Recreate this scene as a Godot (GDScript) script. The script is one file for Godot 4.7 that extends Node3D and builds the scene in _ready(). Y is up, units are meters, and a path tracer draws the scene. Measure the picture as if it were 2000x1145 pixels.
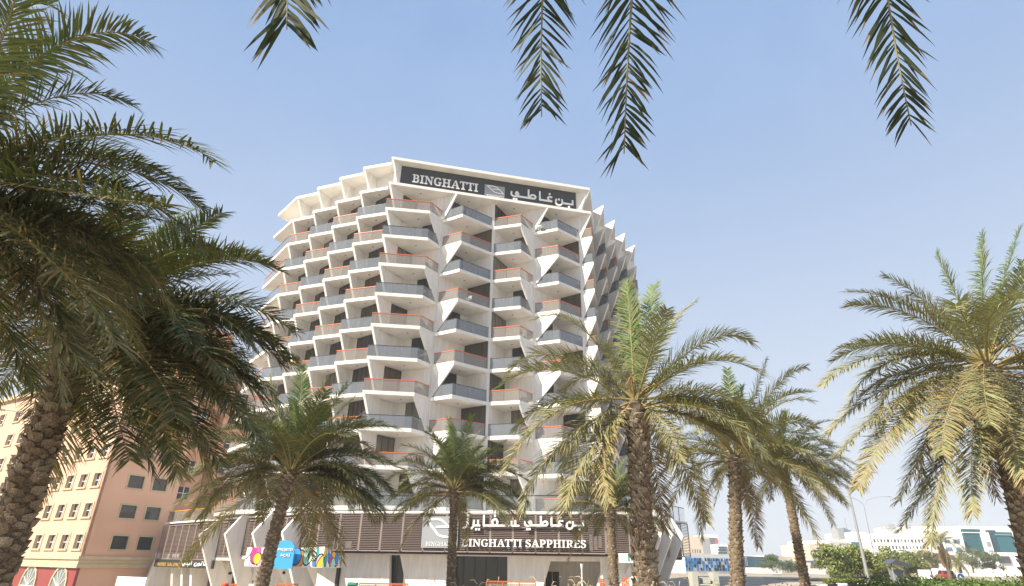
extends Node3D

# ------------------------------------------------------------------ camera numbers
const EYE := Vector3(0.0, 2.6, 0.0)
const FOCAL := 1143.0            # in pixels of the 2000 x 1145 photograph
const AXES := Basis(Vector3(0.999869, 0.014683, 0.006787), Vector3(-0.016176, 0.907603, 0.419517), Vector3(0.0, -0.419572, 0.907722))

var counts := {}
var M := {}
var rng := RandomNumberGenerator.new()


# ------------------------------------------------------------------ a mesh under construction
class MB:
	var v := PackedVector3Array()
	var n := PackedVector3Array()
	var c := PackedColorArray()
	var u := PackedVector2Array()
	var tint := Color(1, 1, 1)
	var colored := false
	var mapped := false

	func tri(a: Vector3, b: Vector3, d: Vector3, nn: Vector3) -> void:
		# clockwise from the side that nn points to
		if (b - a).cross(d - a).dot(nn) > 0.0:
			v.append(a); v.append(d); v.append(b)
		else:
			v.append(a); v.append(b); v.append(d)
		for i in 3:
			n.append(nn)
			c.append(tint)

	func smooth_tri(a: Vector3, b: Vector3, d: Vector3, na: Vector3, nb: Vector3, nd: Vector3) -> void:
		if (b - a).cross(d - a).dot(na + nb + nd) > 0.0:
			v.append(a); v.append(d); v.append(b)
			n.append(na); n.append(nd); n.append(nb)
		else:
			v.append(a); v.append(b); v.append(d)
			n.append(na); n.append(nb); n.append(nd)
		for i in 3:
			c.append(tint)

	func quad(a: Vector3, b: Vector3, d: Vector3, e: Vector3, nn: Vector3) -> void:
		tri(a, b, d, nn)
		tri(a, d, e, nn)

	func quad_uv(a: Vector3, b: Vector3, d: Vector3, e: Vector3, nn: Vector3) -> void:
		# a top-left, b top-right, d bottom-right, e bottom-left, seen from the front
		mapped = true
		for p in [[a, 0, 0], [b, 1, 0], [d, 1, 1], [a, 0, 0], [d, 1, 1], [e, 0, 1]]:
			v.append(p[0]); n.append(nn); c.append(tint); u.append(Vector2(p[1], p[2]))

	func box(at: Transform3D, size: Vector3) -> void:
		var h := size * 0.5
		var x := at.basis.x.normalized() * h.x
		var y := at.basis.y.normalized() * h.y
		var z := at.basis.z.normalized() * h.z
		var o := at.origin
		for k in [[x, y, z], [y, z, x], [z, x, y]]:
			for s in [1.0, -1.0]:
				var f: Vector3 = k[0] * s
				quad(o + f + k[1] + k[2], o + f + k[1] - k[2], o + f - k[1] - k[2], o + f - k[1] + k[2], f.normalized())

	func bar(a: Vector3, b: Vector3, w: float, h: float, up := Vector3.UP) -> void:
		# a straight bar from a to b, w wide, h high
		var d := b - a
		if d.length() < 0.0001:
			return
		var x := d.normalized()
		var y := (up - x * up.dot(x))
		if y.length() < 0.001:
			y = Vector3.RIGHT - x * x.x
		y = y.normalized()
		box(Transform3D(Basis(x, y, x.cross(y)), (a + b) * 0.5), Vector3(d.length(), h, w))

	func prism(poly: Array, along: Vector3) -> void:
		# a flat polygon pushed along a vector
		var nn := Vector3.ZERO
		for i in poly.size():
			var p: Vector3 = poly[i]
			var q: Vector3 = poly[(i + 1) % poly.size()]
			nn += p.cross(q)
		nn = nn.normalized()
		if nn.dot(along) > 0.0:
			poly = poly.duplicate()
			poly.reverse()
			nn = -nn
		var ax := Vector3.RIGHT if absf(nn.x) < 0.8 else Vector3.UP
		var e1 := (ax - nn * ax.dot(nn)).normalized()
		var e2 := nn.cross(e1)
		var flat := PackedVector2Array()
		for p in poly:
			flat.append(Vector2(e1.dot(p), e2.dot(p)))
		var idx := Geometry2D.triangulate_polygon(flat)
		for i in range(0, idx.size(), 3):
			tri(poly[idx[i]], poly[idx[i + 1]], poly[idx[i + 2]], nn)
			tri(poly[idx[i]] + along, poly[idx[i + 1]] + along, poly[idx[i + 2]] + along, -nn)
		for i in poly.size():
			var p: Vector3 = poly[i]
			var q: Vector3 = poly[(i + 1) % poly.size()]
			var out := (q - p).cross(nn).normalized()
			quad(p, q, q + along, p + along, out)

	func tube(pts: Array, radii: Array, sides := 8, caps := true) -> void:
		var rings := []
		var side := Vector3.ZERO
		for i in pts.size():
			var t: Vector3 = (pts[mini(i + 1, pts.size() - 1)] - pts[maxi(i - 1, 0)]).normalized()
			if side == Vector3.ZERO:
				side = t.cross(Vector3.UP if absf(t.y) < 0.9 else Vector3.RIGHT).normalized()
			side = (side - t * side.dot(t)).normalized()
			var other := t.cross(side)
			var ring := []
			for k in sides:
				var a := TAU * k / sides
				ring.append(side * cos(a) + other * sin(a))
			rings.append(ring)
		for i in pts.size() - 1:
			for k in sides:
				var k2 := (k + 1) % sides
				var a0: Vector3 = pts[i] + rings[i][k] * radii[i]
				var a1: Vector3 = pts[i] + rings[i][k2] * radii[i]
				var b0: Vector3 = pts[i + 1] + rings[i + 1][k] * radii[i + 1]
				var b1: Vector3 = pts[i + 1] + rings[i + 1][k2] * radii[i + 1]
				smooth_tri(a0, a1, b1, rings[i][k], rings[i][k2], rings[i + 1][k2])
				smooth_tri(a0, b1, b0, rings[i][k], rings[i + 1][k2], rings[i + 1][k])
		if caps:
			for e in [[0, 1], [pts.size() - 1, pts.size() - 2]]:
				var nn: Vector3 = (pts[e[0]] - pts[e[1]]).normalized()
				for k in range(1, sides - 1):
					tri(pts[e[0]] + rings[e[0]][0] * radii[e[0]], pts[e[0]] + rings[e[0]][k] * radii[e[0]], pts[e[0]] + rings[e[0]][k + 1] * radii[e[0]], nn)

	func ball(at: Vector3, r: Vector3, seg := 8, rows := 5) -> void:
		for i in rows:
			for k in seg:
				var q := []
				for e in [[i, k], [i, k + 1], [i + 1, k + 1], [i + 1, k]]:
					var th: float = PI * e[0] / rows
					var ph: float = TAU * e[1] / seg
					q.append(Vector3(sin(th) * cos(ph), cos(th), sin(th) * sin(ph)))
				smooth_tri(at + q[0] * r, at + q[1] * r, at + q[2] * r, q[0], q[1], q[2])
				smooth_tri(at + q[0] * r, at + q[2] * r, at + q[3] * r, q[0], q[2], q[3])

	func mesh(material: Material) -> ArrayMesh:
		var a := []
		a.resize(Mesh.ARRAY_MAX)
		a[Mesh.ARRAY_VERTEX] = v
		a[Mesh.ARRAY_NORMAL] = n
		if colored:
			a[Mesh.ARRAY_COLOR] = c
		if mapped:
			a[Mesh.ARRAY_TEX_UV] = u
		var m := ArrayMesh.new()
		m.add_surface_from_arrays(Mesh.PRIMITIVE_TRIANGLES, a)
		m.surface_set_material(0, material)
		return m


# ------------------------------------------------------------------ names, things and parts
func numbered(called: String, parent: Node) -> String:
	var key := "%d/%s" % [parent.get_instance_id(), called]
	var k: int = counts.get(key, 0)
	counts[key] = k + 1
	return called if k == 0 else "%s_%03d" % [called, k]


func put(called: String, mesh: Mesh, parent: Node = self, at := Transform3D.IDENTITY) -> MeshInstance3D:
	var o := MeshInstance3D.new()
	o.name = numbered(called, parent)
	o.mesh = mesh
	o.transform = at
	o.cast_shadow = GeometryInstance3D.SHADOW_CASTING_SETTING_ON
	parent.add_child(o, true)
	return o


func obj(called: String, b: MB, material: Material, parent: Node = self) -> MeshInstance3D:
	return put(called, b.mesh(material), parent)


func node(called: String, parent: Node = self, at := Vector3.ZERO) -> Node3D:
	var o := Node3D.new()
	o.name = numbered(called, parent)
	o.position = at
	parent.add_child(o, true)
	return o


func tag(o: Node, label: String, category: String, group := "") -> Node:
	o.set_meta("label", label)
	o.set_meta("category", category)
	if group:
		o.set_meta("group", group)
	return o


func setting(o: Node) -> Node:
	o.set_meta("kind", "structure")
	return o


func stuff(o: Node) -> Node:
	o.set_meta("kind", "stuff")
	return o


# ------------------------------------------------------------------ places
func ray(x: float, y: float) -> Vector3:
	return AXES * Vector3(x - 1000.0, 572.5 - y, -FOCAL)


func at(x: float, y: float, depth: float) -> Vector3:
	# the point that far in front of the camera along the ground
	var r := ray(x, y)
	return EYE + r * (depth / -r.z)


func on_wall(x: float, y: float, a: Vector2, b: Vector2) -> Vector3:
	# where the line of sight meets the upright plane through two points of the plan
	var r := ray(x, y)
	var nn := Vector2(-(b - a).y, (b - a).x)
	var k := nn.dot(a) / nn.dot(Vector2(r.x, r.z))
	return EYE + r * k


func up(p: Vector2, y: float) -> Vector3:
	return Vector3(p.x, y, p.y)


func smooth(a: float, b: float, x: float) -> float:
	return smoothstep(a, b, x)


func ground_at(x: float, z: float) -> float:
	var near := 1.0 - smoothstep(16.0, 34.0, -z)
	var right := smoothstep(19.0, 34.0, x)
	var left := smoothstep(24.0, 46.0, -x) * smoothstep(26.0, 50.0, -z)
	return 1.15 * maxf(near * (1.0 - left), right) - 3.0 * left


# ------------------------------------------------------------------ materials
func lin(r: float, g: float, b: float) -> Color:
	return Color(r, g, b).linear_to_srgb()


func mat(color: Color, rough := 0.7, metal := 0.0) -> StandardMaterial3D:
	var m := StandardMaterial3D.new()
	m.albedo_color = color
	m.roughness = rough
	m.metallic = metal
	return m


func noise_image(freq: float, seed_value: int, lo: float, hi: float, octaves := 4, size := 256) -> Image:
	var f := FastNoiseLite.new()
	f.seed = seed_value
	f.frequency = freq
	f.fractal_octaves = octaves
	var src := f.get_seamless_image(size, size)
	var out := Image.create(size, size, false, Image.FORMAT_RGB8)
	for y in size:
		for x in size:
			var t := src.get_pixel(x, y).r
			var g := lerpf(lo, hi, t)
			out.set_pixel(x, y, Color(g, g, g))
	return out


func textured(color: Color, rough: float, tex: Texture2D, scale: float, bump: Texture2D = null, depth := 1.0) -> StandardMaterial3D:
	var m := mat(color, rough)
	m.albedo_texture = tex
	m.uv1_triplanar = true
	m.uv1_world_triplanar = true
	m.uv1_scale = Vector3.ONE * scale
	if bump:
		m.heightmap_enabled = true
		m.heightmap_texture = bump
		m.heightmap_scale = depth
	return m


func glass(color: Color, alpha: float) -> StandardMaterial3D:
	var m := mat(Color(color, alpha), 0.04)
	m.transparency = BaseMaterial3D.TRANSPARENCY_ALPHA
	m.metallic_specular = 0.6
	return m


func make_materials() -> void:
	var soft := ImageTexture.create_from_image(noise_image(0.012, 3, 0.90, 1.0, 5))
	var streak := ImageTexture.create_from_image(noise_image(0.025, 14, 0.90, 1.0, 5))
	var mottled := ImageTexture.create_from_image(noise_image(0.03, 8, 0.62, 1.0, 5))
	var grain := ImageTexture.create_from_image(noise_image(0.09, 5, 0.3, 1.0, 4))
	M.white = textured(lin(0.86, 0.835, 0.785), 0.75, soft, 0.11)
	M.white_wall = textured(lin(0.86, 0.835, 0.79), 0.8, streak, 0.3)
	M.white_wall.uv1_scale = Vector3(0.42, 0.05, 0.42)
	M.slat = mat(lin(0.20, 0.15, 0.13), 0.5)
	M.louvre_rail = mat(lin(0.28, 0.225, 0.20), 0.45)
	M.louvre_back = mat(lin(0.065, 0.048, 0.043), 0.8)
	M.dark_glass = mat(lin(0.030, 0.027, 0.024), 0.06)
	M.curtain_glass = mat(lin(0.060, 0.054, 0.046), 0.08)
	M.drawn_glass = mat(lin(0.16, 0.145, 0.12), 0.1)
	M.warm_glass = mat(lin(0.09, 0.07, 0.05), 0.08)
	M.entrance_glass = mat(lin(0.035, 0.04, 0.036), 0.05)
	M.dark_metal = mat(lin(0.03, 0.03, 0.032), 0.4, 0.3)
	M.orange = mat(lin(0.62, 0.135, 0.035), 0.45)
	M.amber = mat(lin(0.75, 0.30, 0.03), 0.4)
	M.glass_bronze = glass(lin(0.30, 0.265, 0.225), 0.46)
	M.glass_blue = glass(lin(0.19, 0.21, 0.235), 0.56)
	M.glass_clear = glass(lin(0.12, 0.14, 0.13), 0.14)
	M.sign_black = mat(lin(0.030, 0.031, 0.033), 0.45)
	M.sign_white = mat(lin(0.80, 0.80, 0.78), 0.5)
	M.sign_grey = mat(lin(0.30, 0.32, 0.34), 0.45)
	M.gold = mat(lin(0.62, 0.42, 0.14), 0.35, 0.4)
	M.peach = textured(lin(0.76, 0.475, 0.335), 0.85, soft, 0.05)
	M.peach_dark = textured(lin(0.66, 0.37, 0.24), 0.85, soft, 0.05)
	M.cream = textured(lin(0.60, 0.50, 0.33), 0.8, soft, 0.2)
	M.maroon = textured(lin(0.30, 0.055, 0.05), 0.6, soft, 0.2)
	M.pane = mat(lin(0.030, 0.033, 0.036), 0.08)
	M.sash = mat(lin(0.78, 0.76, 0.72), 0.5)
	M.sand = textured(lin(0.55, 0.46, 0.35), 0.95, mottled, 0.05)
	M.asphalt = textured(lin(0.055, 0.055, 0.056), 0.9, mottled, 0.3)
	M.paving = textured(lin(0.36, 0.32, 0.28), 0.9, mottled, 0.25)
	M.lamp_metal = mat(lin(0.36, 0.36, 0.37), 0.45, 0.3)
	M.rubber = mat(lin(0.012, 0.012, 0.012), 0.8)
	M.trunk = textured(lin(0.40, 0.30, 0.20), 0.95, grain, 0.9, grain, 2.0)
	M.leaf_base = textured(lin(0.70, 0.56, 0.40), 0.9, grain, 1.6, grain, 1.0)
	M.leaf_base_pale = textured(lin(0.78, 0.66, 0.50), 0.9, grain, 1.6, grain, 1.0)
	M.leaf_base_dark = textured(lin(0.50, 0.37, 0.25), 0.9, grain, 1.6, grain, 1.0)
	var f := mat(Color.WHITE, 0.58)
	f.vertex_color_use_as_albedo = true
	f.metallic_specular = 0.4
	f.backlight_enabled = true
	f.backlight = Color(0.46, 0.52, 0.22)
	M.frond = f
	var l := mat(Color.WHITE, 0.6)
	l.vertex_color_use_as_albedo = true
	l.backlight_enabled = true
	l.backlight = Color(0.25, 0.3, 0.08)
	M.leaf = l
	var p := mat(Color.WHITE, 0.6)
	p.vertex_color_use_as_albedo = true
	M.tinted = p
	M.far_white = mat(lin(0.80, 0.79, 0.76), 0.7)
	M.far_beige = mat(lin(0.56, 0.47, 0.37), 0.8)
	M.far_grey = mat(lin(0.30, 0.31, 0.32), 0.6)
	M.far_dark = mat(lin(0.06, 0.065, 0.075), 0.25)
	M.far_bluegrey = mat(lin(0.11, 0.16, 0.23), 0.2)
	M.far_red = mat(lin(0.35, 0.08, 0.09), 0.6)
	M.teal = mat(lin(0.010, 0.115, 0.14), 0.12)
	M.teal_dark = mat(lin(0.010, 0.055, 0.08), 0.1)
	M.blue = mat(lin(0.015, 0.22, 0.58), 0.35)
	M.blue_dark = mat(lin(0.02, 0.10, 0.30), 0.3)
	M.cabinet = mat(lin(0.42, 0.43, 0.38), 0.6)
	M.lawn = textured(lin(0.16, 0.17, 0.06), 0.95, mottled, 0.12)


# ------------------------------------------------------------------ the scene
func _ready() -> void:
	rng.seed = 20240611
	var cam := Camera3D.new()
	cam.name = "camera"
	cam.keep_aspect = Camera3D.KEEP_HEIGHT
	cam.fov = rad_to_deg(2.0 * atan(572.5 / FOCAL))
	cam.near = 0.1
	cam.far = 6000.0
	cam.transform = Transform3D(AXES, EYE)
	add_child(cam)
	cam.current = true

	var sky_look := ProceduralSkyMaterial.new()
	sky_look.sky_top_color = Color(0.362, 0.472, 0.622)
	sky_look.sky_horizon_color = Color(0.685, 0.703, 0.722)
	sky_look.sky_curve = 0.40
	sky_look.sky_energy_multiplier = 1.0
	sky_look.ground_bottom_color = Color(0.60, 0.55, 0.48)
	sky_look.ground_horizon_color = Color(0.80, 0.80, 0.80)
	sky_look.sun_angle_max = 60.0
	sky_look.sun_curve = 0.12
	# thin uneven dust haze and a few wisps
	var wisp := FastNoiseLite.new()
	wisp.seed = 4
	wisp.frequency = 0.006
	wisp.fractal_octaves = 5
	wisp.domain_warp_enabled = true
	wisp.domain_warp_amplitude = 40.0
	var veil := Image.create(512, 256, false, Image.FORMAT_RGBA8)
	for y in 256:
		for x in 512:
			var a := TAU * x / 512.0
			var w := wisp.get_noise_3d(cos(a) * 90.0, y * 1.4, sin(a) * 90.0) * 0.5 + 0.5
			veil.set_pixel(x, y, Color(1.0, 0.97, 0.94, clampf(0.01 + 0.09 * smoothstep(0.38, 0.85, w), 0.0, 1.0)))
	sky_look.sky_cover = ImageTexture.create_from_image(veil)
	sky_look.sky_cover_modulate = Color(0.55, 0.55, 0.55)
	var sky := Sky.new()
	sky.sky_material = sky_look
	var env := Environment.new()
	env.background_mode = Environment.BG_SKY
	env.sky = sky
	env.ambient_light_source = Environment.AMBIENT_SOURCE_SKY
	env.tonemap_mode = Environment.TONE_MAPPER_LINEAR
	env.tonemap_exposure = 2.1
	env.sdfgi_enabled = true
	env.ssao_enabled = true
	env.ssil_enabled = true
	env.fog_enabled = true
	env.fog_density = 0.0007
	env.fog_light_color = Color(0.86, 0.88, 0.90)
	var we := WorldEnvironment.new()
	we.name = "world_environment"
	we.environment = env
	add_child(we)

	var sun := DirectionalLight3D.new()
	sun.name = "sun"
	sun.light_color = Color(1.0, 0.955, 0.88)
	sun.light_energy = 1.4
	sun.light_angular_distance = 0.5
	sun.shadow_enabled = true
	var from := Vector3(-0.62, 0.65, 0.42).normalized()      # towards the sun
	sun.look_at_from_position(Vector3.ZERO, -from, Vector3.UP)
	add_child(sun)

	make_materials()
	build_ground()
	build_tower()
	build_podium()
	build_signs()
	build_peach()
	build_palms()
	build_far()
	build_balcony_things()


func build_ground() -> void:
	var xs := [-3000.0, -900.0, -300.0, -150.0, -90.0]
	var x := -70.0
	while x <= 70.0:
		xs.append(x); x += 2.5
	for k in [90.0, 130.0, 200.0, 350.0, 900.0, 3000.0]: xs.append(k)
	var zs := [3000.0, 300.0, 60.0, 25.0]
	var z := 10.0
	while z >= -110.0:
		zs.append(z); z -= 2.5
	for k in [-130.0, -170.0, -250.0, -400.0, -900.0, -4000.0]: zs.append(k)
	var b := MB.new()
	for i in xs.size() - 1:
		for j in zs.size() - 1:
			var p := []
			for e in [[i, j], [i + 1, j], [i + 1, j + 1], [i, j + 1]]:
				p.append(Vector3(xs[e[0]], ground_at(xs[e[0]], zs[e[1]]), zs[e[1]]))
			b.quad(p[0], p[1], p[2], p[3], (p[1] - p[0]).cross(p[0] - p[3]).normalized() * -1.0 if (p[1] - p[0]).cross(p[0] - p[3]).y < 0.0 else (p[1] - p[0]).cross(p[0] - p[3]).normalized())
	setting(obj("ground", b, M.sand))


# ------------------------------------------------------------------ the white tower
const A4 := Vector2(-27.45, -62.4)
const A3 := Vector2(-24.26, -60.3)
const A2 := Vector2(-20.93, -58.17)
const A1 := Vector2(-17.6, -56.05)
const P0L := Vector2(-13.93, -54.0)
const P0R := Vector2(-9.13, -54.62)
const Q0 := Vector2(-7.92, -56.5)
const P1 := Vector2(-5.6, -55.15)
const R1 := Vector2(-2.27, -57.79)
const P2 := Vector2(0.91, -56.91)
const Q2 := Vector2(2.41, -58.92)
const P3 := Vector2(5.12, -57.78)
const R2 := Vector2(7.92, -60.18)
const P4 := Vector2(9.3, -59.5)
const D1 := Vector2(11.5, -63.2)
const D2 := Vector2(13.52, -66.7)
const D3 := Vector2(15.5, -70.05)
const D4 := Vector2(17.54, -73.35)
const E0 := Vector2(-31.9, -67.8)
const STOREY := 3.4


func level(k: float) -> float:
	return 6.9 + STOREY * k


func floor_top(k: int) -> float:
	return level(k) + 0.15


func soffit(k: int) -> float:
	return level(k) - 0.2


func wall_line(b: MB, p: Vector2, q: Vector2, y0: float, y1: float, t := 0.2) -> void:
	# an upright wall of thickness t, its middle on the line p to q
	var d := (q - p).normalized()
	var s := Vector2(-d.y, d.x) * t * 0.5
	b.prism([up(p - s, y0), up(q - s, y0), up(q - s, y1), up(p - s, y1)], Vector3(s.x, 0, s.y) * 2.0)


func slope_wall(b: MB, p: Vector2, q: Vector2, y0: float, y1: float, low: float, t := 0.26) -> void:
	# a fin: full length under the ceiling, drawn back by the fraction low at the floor
	var d := (q - p).normalized()
	var s := Vector2(-d.y, d.x) * t * 0.5
	var f := p.lerp(q, low)
	b.prism([up(p - s, y1), up(q - s, y1), up(q - s, y0), up(f - s, y0)], Vector3(s.x, 0, s.y) * 2.0)


func rail(bal: Node3D, a: Vector2, b: Vector2, inward: Vector2, y: float, orange: bool, cut_a := 0.0, cut_b := 0.0) -> void:
	# glass balustrade between two plan points, set in a little; cut_* draws the top corner in
	var h := 1.12
	var off := inward * 0.09
	a += off
	b += off
	var d := (b - a).normalized()
	var len := (b - a).length()
	var n := maxi(1, roundi(len / 1.75))
	var side := Vector3(-d.y, 0, d.x) * 0.02
	var g: Material = M.glass_bronze if orange else M.glass_blue
	for i in n:
		var s0 := len * i / n + (0.012 if i > 0 else 0.0)
		var s1 := len * (i + 1) / n - (0.012 if i < n - 1 else 0.0)
		var t0 := s0 + (cut_a if i == 0 else 0.0)
		var t1 := s1 - (cut_b if i == n - 1 else 0.0)
		if t1 - t0 < 0.05:
			continue
		var m := MB.new()
		m.prism([up(a + d * s0, y), up(a + d * s1, y), up(a + d * t1, y + h), up(a + d * t0, y + h)], side)
		obj("glass_panel", m, g, bal)
	var r := MB.new()
	var p0 := up(a + d * cut_a, y + h + 0.03)
	var p1 := up(b - d * cut_b, y + h + 0.03)
	if orange:
		r.bar(p0 + side * 0.5, p1 + side * 0.5, 0.09, 0.075)
	else:
		r.bar(p0 + side * 0.5, p1 + side * 0.5, 0.05, 0.045)
		if cut_a > 0.1:
			r.bar(up(a, y) + side * 0.5, p0 + side * 0.5, 0.05, 0.05)
		if cut_b > 0.1:
			r.bar(up(b, y) + side * 0.5, p1 + side * 0.5, 0.05, 0.05)
	obj("handrail", r, M.orange if orange else M.dark_metal, bal)


func window(bal: Node3D, p: Vector2, q: Vector2, inside: Vector2, k: int, f0: float, f1: float) -> void:
	# a glazed stretch of the wall p to q, from fraction f0 to f1, with its frame
	var d := (q - p).normalized()
	var nn := Vector2(-d.y, d.x)
	if nn.dot(inside - p) < 0.0:
		nn = -nn
	var a := p.lerp(q, f0) + nn * 0.1
	var b := p.lerp(q, f1) + nn * 0.1
	var y0 := floor_top(k) + 0.06
	var y1 := soffit(k + 1) - 0.04
	var m := MB.new()
	m.prism([up(a, y0), up(b, y0), up(b, y1), up(a, y1)], Vector3(nn.x, 0, nn.y) * 0.03)
	obj("window", m, [M.curtain_glass, M.dark_glass, M.drawn_glass, M.curtain_glass, M.warm_glass][rng.randi() % 5], bal)
	var fr := MB.new()
	var w := (b - a).length()
	var n := maxi(2, roundi(w / 0.75))
	for i in n + 1:
		var c := a + d * w * i / n + nn * 0.035
		fr.bar(up(c, y0), up(c, y1), 0.055, 0.055, Vector3(d.x, 0, d.y))
	for y in [y0, y1]:
		fr.bar(up(a + nn * 0.036, y), up(b + nn * 0.036, y), 0.05, 0.06)
	obj("window_frame", fr, M.dark_metal, bal)


func slab(bal: Node3D, pts: Array, y: float, called := "slab", thick := 0.35) -> void:
	var m := MB.new()
	var poly := []
	for p in pts:
		poly.append(up(p, y - thick))
	m.prism(poly, Vector3(0, thick, 0))
	obj(called, m, M.white, bal)


func ceiling_spot(bal: Node3D, p: Vector2, k: int) -> void:
	var m := MB.new()
	m.tube([up(p, soffit(k + 1) + 0.01), up(p, soffit(k + 1) - 0.05)], [0.11, 0.11], 10)
	obj("ceiling_light", m, M.sign_grey, bal)


func walls(bal: Node3D, pts: Array, k: int) -> void:
	for i in pts.size() - 1:
		var m := MB.new()
		var a: Vector2 = pts[i]
		var b: Vector2 = pts[i + 1]
		wall_line(m, a, b, floor_top(k), soffit(k + 1))
		obj("wall", m, M.white_wall, bal)


func side_triangle(bal: Node3D, apex: Vector2, valley: Vector2, k: int, called := "fin_wall", t := 0.2, top := Vector2.INF) -> void:
	# the leaning fin under a slab edge: apex and valley above, valley below
	var d := (valley - apex).normalized()
	var s := Vector2(-d.y, d.x) * t * 0.5
	if top == Vector2.INF:
		top = apex
	var low := valley.lerp(top, 0.07)
	var m := MB.new()
	m.prism([up(top - s, soffit(k + 1)), up(valley - s, soffit(k + 1)), up(valley - s, floor_top(k)), up(low - s, floor_top(k))], Vector3(s.x, 0, s.y) * 2.0)
	obj(called, m, M.white_wall, bal)


func left_bay(tower: Node3D, p: Vector2, q: Vector2, nxt: Vector2, fin: Vector2, next_fin: Vector2, k: int, orange: bool) -> void:
	# a bay of the saw-toothed left front: edge p to q, its own fin at p, the next bay's fin at nxt
	var bal := node("balcony", tower)
	var b := p + fin
	var n := nxt + next_fin * 0.72
	slab(bal, [p, q, nxt + next_fin * 0.4, n, b], floor_top(k))
	var f := MB.new()
	slope_wall(f, p + (q - p).normalized() * 0.13, b + (q - p).normalized() * 0.13, floor_top(k), soffit(k + 1), 0.62)
	obj("fin_wall", f, M.white_wall, bal)
	walls(bal, [b, n], k)
	window(bal, b, n, (p + q) * 0.5, k, 0.16, 0.97)
	var inward := (b - p).normalized()
	rail(bal, p, q, inward, floor_top(k), orange)
	ceiling_spot(bal, (p + q + b + n) * 0.25, k)


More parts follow.
